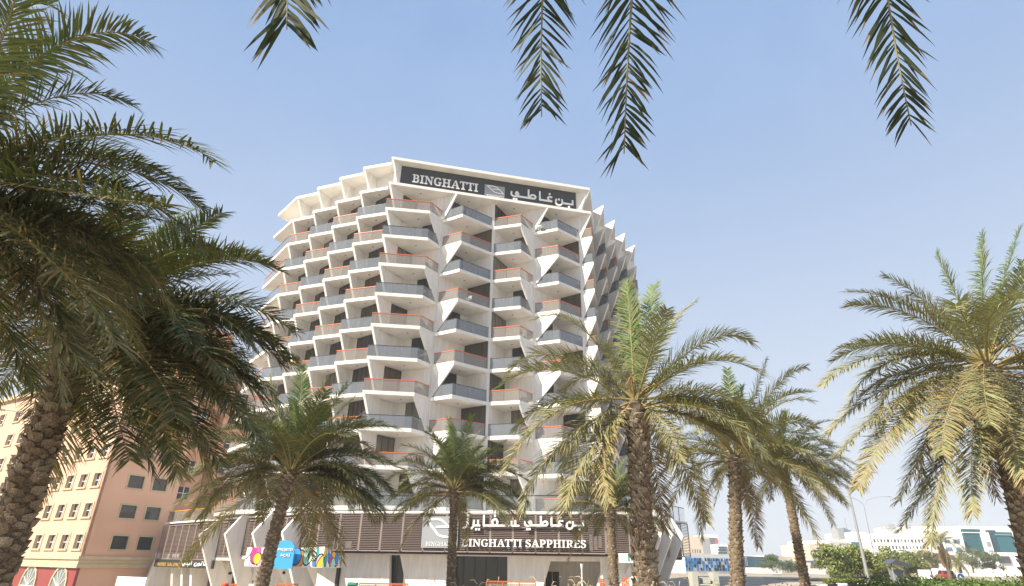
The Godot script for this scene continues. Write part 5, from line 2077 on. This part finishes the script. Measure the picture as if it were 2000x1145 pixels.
	block(t, "crown_ring", 1644, 1662, 1036, 417, 417, 8.0, M.far_bluegrey, 1038)
	block(t, "crown_ring", 1644, 1662, 1043, 417, 417, 8.0, M.far_bluegrey, 1045)
	block(t, "mast", 1650, 1650.7, 1012, 421, 421, 0.6, M.far_grey, 1036)
	# ---- trees
	bushy_tree("round light green tree with white blossom left of the nearest street lamp", at(1632, 1139, 72), 4.6, 1.75, Color(0.16, 0.20, 0.05), 3, true)
	bushy_tree("bushy light green tree right behind the nearest street lamp pole", at(1684, 1139, 74), 4.1, 1.9, Color(0.17, 0.20, 0.04), 4)
	bushy_tree("yellow green blossoming bush tree beside the dark bus shelter roof", at(1722, 1138, 76), 4.0, 2.0, Color(0.17, 0.195, 0.05), 5, true)
	bushy_tree("taller grey green tree rising behind the yellow green bushes", at(1760, 1134, 100), 4.4, 2.6, Color(0.15, 0.175, 0.085), 6, true)
	bushy_tree("wide light green bush tree between the lamp pole and the round blossoming tree", at(1660, 1139, 78), 3.6, 1.9, Color(0.16, 0.19, 0.05), 14)
	bushy_tree("dense yellow green bush behind the dark shelter", at(1778, 1136, 84), 3.4, 2.2, Color(0.15, 0.17, 0.05), 15)
	bushy_tree("thin brownish tree between the small palms before the hotel", at(1822, 1130, 105), 4.4, 1.7, Color(0.17, 0.15, 0.085), 7)
	bushy_tree("pale green tree at the foot of the hotel's teal glass", at(1902, 1118, 150), 5.5, 3.4, Color(0.11, 0.14, 0.06), 8)
	bushy_tree("small green tree on the lawn before the patterned building", at(1508, 1112, 165), 3.6, 2.4, Color(0.10, 0.14, 0.05), 9)
	bushy_tree("low dark green shrub at the right end of the boundary wall", at(1545, 1117, 160), 2.2, 3.0, Color(0.07, 0.10, 0.04), 10)
	bushy_tree("narrow green tree in front of the stair bay by the tall palm", at(1940, 1118, 150), 4.6, 2.2, Color(0.09, 0.12, 0.05), 11)
	small_palm("small palm with a dry orange frond standing in front of the hotel windows", at(1838, 1062, 92), 3.2, 0, true)
	small_palm("short grey green palm left of the thin brownish tree", at(1792, 1098, 90), 3.0, 0)
	small_palm("low distant palm rising behind the round blossoming tree", at(1640, 1078, 120), 2.8, 0)
	small_palm("small distant palm before the hotel entrance right of the dry palm", at(1872, 1100, 120), 2.8, 0)
	# ---- lamps
	street_lamp("nearest grey street lamp pole leaning up out of the bushes at the right", at(1698, 1140, 56), at(1651, 930, 56), 2.4, 0.1, 0.16, 0.6)
	street_lamp("thin distant double-armed street lamp in front of the white hotel", at(1712, 1110, 110), at(1688, 990, 110), 4.6, 0.0, 0.13, 0.2)
	street_lamp("tall double-armed street lamp in front of the peach building", at(-22, 1080, 48), at(62, 828, 48), 2.3, 0.25, 0.15, 0.0)
	build_road_things()


func build_road_things() -> void:
	# ---- hedges and ground cover along the near edge of the view
	hedge("clipped bright green hedge crossing the lower right corner before the tall palm", 1680, 2040, 1129.0, 26.0, 2.4, Color(0.10, 0.16, 0.028), 5, 0.06, 7000)
	hedge("low yellow green hedge strip below the bushy trees along the road kerb", 1610, 1700, 1131, 66.0, 1.6, Color(0.15, 0.19, 0.03), 6, 0.1, 2600)
	hedge("trimmed green hedge beside the red car beyond the road", 1795, 1845, 1129.5, 84.0, 2.0, Color(0.11, 0.15, 0.04), 7, 0.11, 1800)
	hedge("long clipped green hedge beyond the road in front of the hotel", 1640, 1800, 1127, 88.0, 2.5, Color(0.12, 0.16, 0.045), 12, 0.12, 2000)
	hedge("red flowering ground cover at the foot of the slender leaning palm", 1490, 1660, 1141, 24.0, 1.2, Color(0.16, 0.075, 0.05), 8, 0.05, 1200)
	hedge("dry brown shrubs beside the nearest street lamp's base", 1690, 1760, 1134, 40.0, 1.4, Color(0.20, 0.15, 0.085), 9, 0.07, 2200)
	# ---- ornamental grass with pale plumes
	var g := RandomNumberGenerator.new()
	g.seed = 77
	var m := MB.new()
	m.colored = true
	for i in 95:
		var x := g.randf_range(840, 1430)
		if (x < 930 or (x > 1010 and x < 1040)) and g.randf() < 0.6:
			continue
		var dep := g.randf_range(13.0, 17.0)
		var tip := at(x, 1152.0 - 20.0 * pow(g.randf(), 1.6), dep)
		var foot := Vector3(tip.x + g.randf_range(-0.35, 0.35), ground_at(tip.x, tip.z) - 0.05, tip.z + g.randf_range(-0.3, 0.3))
		var lean := Vector3(g.randf_range(-0.25, 0.25), 0, g.randf_range(-0.1, 0.1))
		m.tint = Color(0.30, 0.26, 0.12) * g.randf_range(0.7, 1.2)
		m.tube([foot, foot.lerp(tip, 0.6) + Vector3(0, 0.1, 0), tip], [0.006, 0.005, 0.003], 3, false)
		m.tint = Color(0.58, 0.46, 0.30) * g.randf_range(0.75, 1.2)
		m.tube([tip - lean * 0.1 - Vector3(0, 0.03, 0), tip + lean * 0.25 + Vector3(0, 0.06, 0), tip + lean * 0.7 + Vector3(0, 0.05, 0)], [0.004, 0.012, 0.003], 4, false)
		for k in 3:
			var bl := foot + Vector3(g.randf_range(-0.4, 0.4), (tip.y - foot.y) * g.randf_range(0.5, 0.85), g.randf_range(-0.3, 0.3))
			m.tint = Color(0.16, 0.17, 0.06) * g.randf_range(0.7, 1.3)
			m.tri(foot - Vector3(0.012, 0, 0), foot + Vector3(0.012, 0, 0), bl, Vector3(0, 0.3, 1).normalized())
	var o := obj("grass", m, M.leaf)
	stuff(o)
	tag(o, "pale plumed ornamental grass along the lower edge before the podium", "grass")
	# ---- the red car
	var c := node("parked_car", self, at(1850, 1135.5, 95) + Vector3(0, 0.0, 0))
	tag(c, "red hatchback car seen from behind beside the roundabout sign", "car")
	c.rotation.y = -0.35
	var red := mat(lin(0.42, 0.035, 0.03), 0.3, 0.1)
	red.clearcoat_enabled = true
	red.clearcoat = 0.8
	var body := MB.new()
	var side := [Vector3(-0.86, 0.3, 2.0), Vector3(-0.88, 0.85, 2.05), Vector3(-0.88, 0.95, 1.7), Vector3(-0.86, 0.92, -0.9), Vector3(-0.84, 0.78, -2.0), Vector3(-0.84, 0.3, -2.1)]
	body.prism(side, Vector3(1.74, 0, 0))
	obj("body", body, red, c)
	var roof := MB.new()
	roof.prism([Vector3(-0.74, 0.93, 1.75), Vector3(-0.7, 1.38, 1.35), Vector3(-0.7, 1.44, 0.6), Vector3(-0.7, 1.4, -0.2), Vector3(-0.74, 0.92, -0.9)], Vector3(1.44, 0, 0))
	obj("cabin", roof, red, c)
	var rw := MB.new()
	rw.prism([Vector3(-0.62, 0.98, 1.74), Vector3(0.62, 0.98, 1.74), Vector3(0.57, 1.33, 1.42), Vector3(-0.57, 1.33, 1.42)], Vector3(0, 0.03, 0.04))
	obj("rear_window", rw, M.pane, c)
	for s in [-1.0, 1.0]:
		var w := MB.new()
		w.prism([Vector3(0.72 * s, 0.98, 1.4), Vector3(0.705 * s, 1.34, 1.1), Vector3(0.705 * s, 1.34, -0.2), Vector3(0.73 * s, 0.98, -0.7)], Vector3(0.03 * s, 0, 0))
		obj("side_window", w, M.pane, c)
		var l := MB.new()
		l.box(Transform3D(Basis.IDENTITY, Vector3(0.74 * s, 0.78, 2.05)), Vector3(0.2, 0.24, 0.06))
		obj("tail_light", l, mat(lin(0.6, 0.02, 0.02), 0.2), c)
		for z in [1.25, -1.3]:
			var wh := node("wheel", c)
			var ty := MB.new()
			ty.tube([Vector3(0.72 * s, 0.32, z), Vector3(0.9 * s, 0.32, z)], [0.32, 0.32], 16)
			obj("tyre", ty, M.rubber, wh)
			var rm := MB.new()
			rm.tube([Vector3(0.9 * s, 0.32, z), Vector3(0.915 * s, 0.32, z)], [0.2, 0.19], 12)
			obj("rim", rm, M.lamp_metal, wh)
	var pl := MB.new()
	pl.box(Transform3D(Basis.IDENTITY, Vector3(0, 0.62, 2.06)), Vector3(0.5, 0.13, 0.04))
	obj("number_plate", pl, M.sign_white, c)
	var bp := MB.new()
	bp.box(Transform3D(Basis.IDENTITY, Vector3(0, 0.4, 2.04)), Vector3(1.7, 0.2, 0.14))
	obj("bumper", bp, M.dark_metal, c)
	# ---- blue roundabout sign
	var p := at(1877, 1128, 62)
	var s := node("roundabout_sign", self, Vector3(p.x, ground_at(p.x, p.z), p.z))
	tag(s, "square white sign with a blue disc and white arrow in front of the hedge", "road sign")
	var hy := p.y - ground_at(p.x, p.z)
	var bd := MB.new()
	bd.box(Transform3D(Basis.IDENTITY, Vector3(0, hy, 0)), Vector3(0.78, 0.72, 0.05))
	obj("board", bd, M.sign_white, s)
	var disc := MB.new()
	disc.tube([Vector3(0, hy, 0.02), Vector3(0, hy, 0.045)], [0.34, 0.34], 24)
	obj("blue_disc", disc, mat(lin(0.02, 0.07, 0.42), 0.4), s)
	var ar := MB.new()
	ar.bar(Vector3(0.0, hy - 0.24, 0.055), Vector3(0.0, hy + 0.02, 0.055), 0.09, 0.02, Vector3.BACK)
	ar.prism([Vector3(-0.17, hy - 0.02, 0.045), Vector3(0.17, hy - 0.02, 0.045), Vector3(0, hy + 0.2, 0.045)], Vector3(0, 0, 0.022))
	obj("arrow", ar, M.sign_white, s)
	var ps := MB.new()
	ps.tube([Vector3(0, -0.1, -0.05), Vector3(0, hy, -0.05)], [0.035, 0.035], 8)
	obj("post", ps, M.lamp_metal, s)
	# ---- white sign boards on two posts
	var labels := ["white board on two posts left of the thin brownish tree", "slim white sign post on the sand right of the roundabout sign", "thin white sign post farther right near the tall palm trunk", "white traffic sign post between the two slim posts"]
	var spots := [[1806, 1122, 78, 1.5, 1.0], [1927, 1115, 105, 0.7, 0.6], [1955, 1117, 100, 0.5, 0.6], [1935, 1114, 110, 0.6, 0.5]]
	for i in 4:
		var e: Array = spots[i]
		var q := at(e[0], e[1], e[2])
		var gy := ground_at(q.x, q.z)
		var n := node("sign_post", self, Vector3(q.x, gy, q.z))
		tag(n, labels[i], "sign", "small signs beyond the road")
		var m2 := MB.new()
		m2.box(Transform3D(Basis.IDENTITY, Vector3(0, q.y - gy, 0.04)), Vector3(e[3], e[4], 0.05))
		obj("board", m2, M.sign_white, n)
		for x in ([-0.5, 0.5] if i == 0 else [0.0]):
			var m3 := MB.new()
			m3.tube([Vector3(x, -0.1, 0), Vector3(x, q.y - gy + e[4] * 0.4, 0)], [0.04, 0.04], 6)
			obj("post", m3, M.sign_white, n)
	# ---- bus shelter with a dark sloping roof
	p = at(1758, 1132, 62)
	var sh := node("bus_shelter", self, Vector3(p.x, ground_at(p.x, p.z), p.z))
	tag(sh, "small shelter with a dark tilted roof on slim posts among the bushes", "shelter")
	var h2 := at(1758, 1103, 62).y - ground_at(p.x, p.z)
	var rf := MB.new()
	rf.prism([Vector3(-0.9, h2 + 0.1, 0.8), Vector3(-0.4, h2 + 0.45, 0.8), Vector3(1.2, h2 - 0.1, 0.8), Vector3(0.6, h2 - 0.25, 0.8)], Vector3(0, 0, -1.6))
	obj("roof", rf, M.far_dark, sh)
	for x in [-0.5, 0.7]:
		var m3 := MB.new()
		m3.tube([Vector3(x, -0.1, 0), Vector3(x, h2, 0)], [0.06, 0.06], 8)
		obj("post", m3, M.far_grey, sh)
	var bk := MB.new()
	bk.box(Transform3D(Basis.IDENTITY, Vector3(0.1, h2 * 0.42, -0.6)), Vector3(1.3, h2 * 0.7, 0.05))
	obj("back_panel", bk, M.far_grey, sh)
	# ---- grey power cabinet right of the podium
	p = at(1375, 1146, 40)
	var cb := node("power_cabinet", self, Vector3(p.x, ground_at(p.x, p.z) - 0.2, p.z))
	tag(cb, "pale grey louvred power cabinet with side posts right of the podium", "cabinet")
	var ch := at(1375, 1118, 40).y - cb.position.y
	var m4 := MB.new()
	m4.box(Transform3D(Basis.IDENTITY, Vector3(0, ch * 0.35, 0)), Vector3(0.95, ch * 0.75, 0.8))
	obj("housing", m4, M.cabinet, cb)
	for x in [-0.62, 0.66]:
		var m5 := MB.new()
		m5.box(Transform3D(Basis.IDENTITY, Vector3(x, ch * 0.5, 0.05)), Vector3(0.32, ch, 0.9))
		obj("side_post", m5, M.cabinet, cb)
	for i in 6:
		var m5 := MB.new()
		m5.box(Transform3D(Basis(Vector3.RIGHT, 0.5), Vector3(0, ch * 0.72 - i * 0.14, 0.42)), Vector3(0.85, 0.03, 0.09))
		obj("slat", m5, M.cabinet, cb)
	var m6 := MB.new()
	m6.box(Transform3D(Basis.IDENTITY, Vector3(0.1, ch * 0.82, 0)), Vector3(0.5, 0.35, 0.5))
	obj("vent_box", m6, M.cabinet, cb)
	# ---- slim white post lamp before the arcade
	p = at(1136, 1103, 42)
	var gy2 := ground_at(p.x, p.z)
	var pt := node("post_light", self, Vector3(p.x, gy2, p.z))
	tag(pt, "slim white post light standing before the podium's right entrance", "lamp post")
	var m7 := MB.new()
	m7.tube([Vector3(0, -0.1, 0), Vector3(0, p.y - gy2, 0)], [0.05, 0.045], 8)
	obj("post", m7, M.sign_white, pt)
	var m8 := MB.new()
	m8.tube([Vector3(0, p.y - gy2 - 0.25, 0), Vector3(0, p.y - gy2, 0), Vector3(0, p.y - gy2 + 0.04, 0)], [0.055, 0.09, 0.1], 10)
	obj("lamp_cap", m8, M.sign_white, pt)
	# ---- orange guard rails along the terrace
	var rails := [[452, 462, 1141.5, 54.0, "short orange rail beside the first podium fin"], [541, 582, 1141, 50.0, "orange rail just right of the full green palm's trunk"], [702, 797, 1140, 47.0, "long orange rail with brown glass left of the leaning pier"], [950, 1046, 1136, 45.5, "orange framed rail panel before the podium's main glass entrance"], [1172, 1180, 1132, 47.0, "orange rail partly behind the slim knobbly palm trunk"], [1215, 1228, 1131, 48.0, "orange rail between the two palm trunks at the podium's right"]]
	for r in rails:
		var a3 := at(r[0], r[2], r[3])
		var b3 := at(r[1], r[2], r[3])
		var gy := ground_at(a3.x, a3.z)
		var n := node("guard_rail", self, Vector3(a3.x, gy, a3.z))
		tag(n, r[4], "railing", "orange rails along the podium terrace")
		var e := Vector3(b3.x - a3.x, 0, b3.z - a3.z)
		var h3 := a3.y - gy
		var fr := MB.new()
		fr.bar(Vector3(0, h3, 0), e + Vector3(0, h3, 0), 0.08, 0.09)
		for q in 4:
			fr.bar(e * q / 3.0 + Vector3(0, -0.05, 0), e * q / 3.0 + Vector3(0, h3 - 0.05, 0), 0.07, 0.07)
		obj("frame", fr, M.orange, n)
		var gl := MB.new()
		gl.bar(e * 0.02 + Vector3(0, h3 * 0.5, 0), e * 0.98 + Vector3(0, h3 * 0.5, 0), 0.02, h3 * 0.85)
		obj("glass_panel", gl, M.glass_bronze, n)
	# ---- green bin and red parasol on the terrace
	p = at(689, 1139, 45)
	var gb := node("green_bin", self, Vector3(p.x, ground_at(p.x, p.z), p.z))
	tag(gb, "green lidded waste bin left of the long orange rail", "bin")
	var gm := mat(lin(0.012, 0.20, 0.09), 0.5)
	var m9 := MB.new()
	m9.prism([Vector3(-0.24, 0, 0.25), Vector3(0.24, 0, 0.25), Vector3(0.3, p.y - gb.position.y - 0.12, 0.25), Vector3(-0.3, p.y - gb.position.y - 0.12, 0.25)], Vector3(0, 0, -0.55))
	obj("body", m9, gm, gb)
	var m10 := MB.new()
	m10.prism([Vector3(-0.33, p.y - gb.position.y - 0.11, 0.3), Vector3(0.33, p.y - gb.position.y - 0.11, 0.3), Vector3(0.28, p.y - gb.position.y, 0.2), Vector3(-0.28, p.y - gb.position.y + 0.03, 0.2)], Vector3(0, 0, -0.62))
	obj("lid", m10, gm, gb)
	p = at(441, 1140.5, 53)
	var rp := node("closed_parasol", self, Vector3(p.x, ground_at(p.x, p.z), p.z))
	tag(rp, "folded red parasol beside the first podium fin's orange rail", "parasol")
	var hh := p.y - rp.position.y
	var m11 := MB.new()
	m11.tube([Vector3(0, 0, 0), Vector3(0, hh * 0.5, 0)], [0.03, 0.03], 8)
	obj("pole", m11, M.lamp_metal, rp)
	var m12 := MB.new()
	m12.tube([Vector3(0, hh * 0.35, 0), Vector3(-0.05, hh * 0.8, 0), Vector3(0.1, hh, 0), Vector3(0.2, hh + 0.03, 0)], [0.32, 0.3, 0.18, 0.04], 10)
	obj("canopy", m12, mat(lin(0.62, 0.06, 0.03), 0.7), rp)
	build_person()


func build_person() -> void:
	# one figure by the left arcade: skeleton capsules joined smoothly, then meshed as surface nets
	var p := at(493, 1134.0, 51.0)
	var foot := Vector3(p.x, ground_at(p.x, p.z), p.z)
	var h := clampf(p.y - foot.y, 1.45, 1.8)
	foot.y = p.y - h
	var u := h / 7.5
	var J := {
		"head": Vector3(0.02, h - u * 0.5, 0.03), "neck": Vector3(0, h - u * 1.25, 0), "chest": Vector3(0, h - u * 2.1, 0), "hip": Vector3(0, h - u * 3.7, 0)}
	var bones := [[J.head, J.head + Vector3(0, 0.035, 0), u * 0.37, u * 0.39], [J.neck + Vector3(0, 0.06, 0), J.neck, u * 0.24, u * 0.26], [J.neck - Vector3(0, 0.06, 0), J.chest, u * 0.42, u * 0.58], [J.chest, J.hip, u * 0.56, u * 0.58]]
	for s in [-1.0, 1.0]:
		var sh := Vector3(0.17 * s, h - u * 1.55, 0)
		var el := Vector3(0.24 * s, h - u * 2.9, 0.04)
		var wr := Vector3(0.2 * s, h - u * 3.8, 0.16)
		bones.append([J.neck - Vector3(0, 0.05, 0), sh, u * 0.28, u * 0.29])
		bones.append([sh, el, u * 0.26, u * 0.19])
		bones.append([el, wr, u * 0.19, u * 0.13])
		bones.append([wr, wr + Vector3(0, -0.12, 0.05), u * 0.14, u * 0.12])
		var kn := Vector3(0.11 * s, h - u * 5.5, 0.03)
		bones.append([J.hip + Vector3(0.09 * s, -0.03, 0), kn, u * 0.40, u * 0.27])
		bones.append([kn, Vector3(0.11 * s, 0.08, -0.02), u * 0.26, u * 0.17])
		bones.append([Vector3(0.11 * s, 0.05, -0.03), Vector3(0.12 * s, 0.04, 0.15), u * 0.2, u * 0.17])
	var cell := 0.04
	var lo := Vector3(-0.44, -0.08, -0.28)
	var nx := 23
	var ny := int((h + 0.16) / cell) + 1
	var nz := 16
	var field := PackedFloat32Array()
	field.resize(nx * ny * nz)
	for z in nz:
		for y in ny:
			for x in nx:
				var q := lo + Vector3(x, y, z) * cell
				var best := 9.0
				for b in bones:
					var a0: Vector3 = b[0]
					var ab: Vector3 = b[1] - a0
					var f := clampf((q - a0).dot(ab) / maxf(ab.length_squared(), 1e-6), 0.0, 1.0)
					var dd := (q - a0 - ab * f).length() - lerpf(b[2], b[3], f)
					var k := 0.035
					var hk := clampf(0.5 + 0.5 * (best - dd) / k, 0.0, 1.0)
					best = lerpf(best, dd, hk) - k * hk * (1.0 - hk)
				field[(z * ny + y) * nx + x] = best
	var at_cell := {}
	var m := MB.new()
	m.colored = true
	var value := func(x: int, y: int, z: int) -> float: return field[(z * ny + y) * nx + x]
	for z in nz - 1:
		for y in ny - 1:
			for x in nx - 1:
				var sum := Vector3.ZERO
				var n := 0
				for e in [[0, 0, 0, 1, 0, 0], [0, 1, 0, 1, 1, 0], [0, 0, 1, 1, 0, 1], [0, 1, 1, 1, 1, 1], [0, 0, 0, 0, 1, 0], [1, 0, 0, 1, 1, 0], [0, 0, 1, 0, 1, 1], [1, 0, 1, 1, 1, 1], [0, 0, 0, 0, 0, 1], [1, 0, 0, 1, 0, 1], [0, 1, 0, 0, 1, 1], [1, 1, 0, 1, 1, 1]]:
					var v0: float = value.call(x + e[0], y + e[1], z + e[2])
					var v1: float = value.call(x + e[3], y + e[4], z + e[5])
					if (v0 < 0.0) != (v1 < 0.0):
						var f := v0 / (v0 - v1)
						sum += Vector3(x + lerpf(e[0], e[3], f), y + lerpf(e[1], e[4], f), z + lerpf(e[2], e[5], f))
						n += 1
				if n > 0:
					at_cell[Vector3i(x, y, z)] = lo + sum / n * cell
	for c in at_cell:
		for ax in 3:
			var d1 := Vector3i(0, 1, 0) if ax == 0 else (Vector3i(0, 0, 1) if ax == 1 else Vector3i(1, 0, 0))
			var d2 := Vector3i(0, 0, 1) if ax == 0 else (Vector3i(1, 0, 0) if ax == 1 else Vector3i(0, 1, 0))
			var d0 := Vector3i(1, 0, 0) if ax == 0 else (Vector3i(0, 1, 0) if ax == 1 else Vector3i(0, 0, 1))
			var e: Vector3i = c + d0
			if e.x >= nx or e.y >= ny or e.z >= nz:
				continue
			var v0: float = value.call(c.x, c.y, c.z)
			var v1: float = value.call(e.x, e.y, e.z)
			if (v0 < 0.0) == (v1 < 0.0):
				continue
			if not (at_cell.has(c - d1) and at_cell.has(c - d2) and at_cell.has(c - d1 - d2)):
				continue
			var q := [at_cell[c], at_cell[c - d1], at_cell[c - d1 - d2], at_cell[c - d2]]
			var nn := Vector3(d0.x, d0.y, d0.z) * (1.0 if v0 < 0.0 else -1.0)
			var face: Vector3 = (q[1] - q[0]).cross(q[2] - q[0]).normalized()
			if face.dot(nn) < 0.0:
				face = -face
			var y: float = q[0].y
			m.tint = Color(0.42, 0.25, 0.17) if y > h - u * 1.35 else (Color(0.75, 0.74, 0.72) if y > h - u * 4.0 else Color(0.03, 0.035, 0.06))
			m.quad(q[0], q[1], q[2], q[3], face)
	var t := node("person", self, foot)
	tag(t, "person in a white shirt with dark hair standing by the left arcade", "person")
	obj("body", m, M.tinted, t)
	var hair := MB.new()
	hair.ball(J.head + Vector3(0, u * 0.16, -0.015), Vector3(u * 0.42, u * 0.40, u * 0.45), 12, 8)
	obj("hair", hair, M.rubber, t)


func build_balcony_things() -> void:
	# ---- white chairs behind the glass and two potted plants
	var spots := [[Vector2(-10.9, -55.6), 9, "white chair on the top corner balcony under the roof sign", 0.4], [Vector2(-10.2, -56.0), 7, "white chair on the corner balcony two floors below the top one", -0.3], [Vector2(3.2, -58.3), 9, "pale chair on the top orange-railed balcony right of the upright joint", 0.9], [Vector2(-4.6, -56.4), 6, "white chair on an orange-railed balcony left of the upright joint", -0.6]]
	for s in spots:
		var n := node("balcony_chair", self, up(s[0], floor_top(s[1]) + 0.002))
		n.rotation.y = s[3]
		tag(n, s[2], "chair", "chairs on the balconies")
		var a := MB.new()
		a.box(Transform3D(Basis.IDENTITY, Vector3(0, 0.44, 0)), Vector3(0.48, 0.05, 0.46))
		obj("seat", a, M.sign_white, n)
		var b := MB.new()
		b.prism([Vector3(-0.24, 0.47, -0.2), Vector3(0.24, 0.47, -0.2), Vector3(0.22, 0.92, -0.3), Vector3(-0.22, 0.92, -0.3)], Vector3(0, 0, -0.04))
		obj("backrest", b, M.sign_white, n)
		for x in [-0.21, 0.21]:
			for z in [-0.19, 0.19]:
				var l := MB.new()
				l.tube([Vector3(x, 0.42, z), Vector3(x * 1.1, 0, z * 1.1)], [0.022, 0.018], 6)
				obj("leg", l, M.sign_white, n)
	var g := RandomNumberGenerator.new()
	g.seed = 19
	var pots := [[568.0, 752.0, 61.0, 1.9, "tall yellow green potted plant on a left-front balcony"], [547.0, 757.0, 62.5, 1.2, "shorter dark green potted plant on a left-front balcony"]]
	for s in pots:
		var p := at(s[0], s[1], s[2])
		var k := roundi((p.y - level(0) - 0.5) / STOREY)
		var n := node("potted_plant", self, Vector3(p.x, floor_top(k) + 0.002, p.z))
		tag(n, s[4], "plant", "potted plants on the balconies")
		var a := MB.new()
		a.tube([Vector3.ZERO, Vector3(0, 0.4, 0)], [0.16, 0.21], 12)
		obj("pot", a, M.peach_dark, n)
		var b := MB.new()
		b.colored = true
		for i in 6:
			leaf_cloud(b, Vector3(g.randf_range(-0.15, 0.15), 0.55 + (s[3] - 0.5) * i / 5.0, g.randf_range(-0.15, 0.15)), Vector3(0.3, 0.25, 0.3), 70, 0.1, Color(0.20, 0.26, 0.03) if s[3] > 1.5 else Color(0.06, 0.11, 0.03), g)
		obj("foliage", b, M.leaf, n)
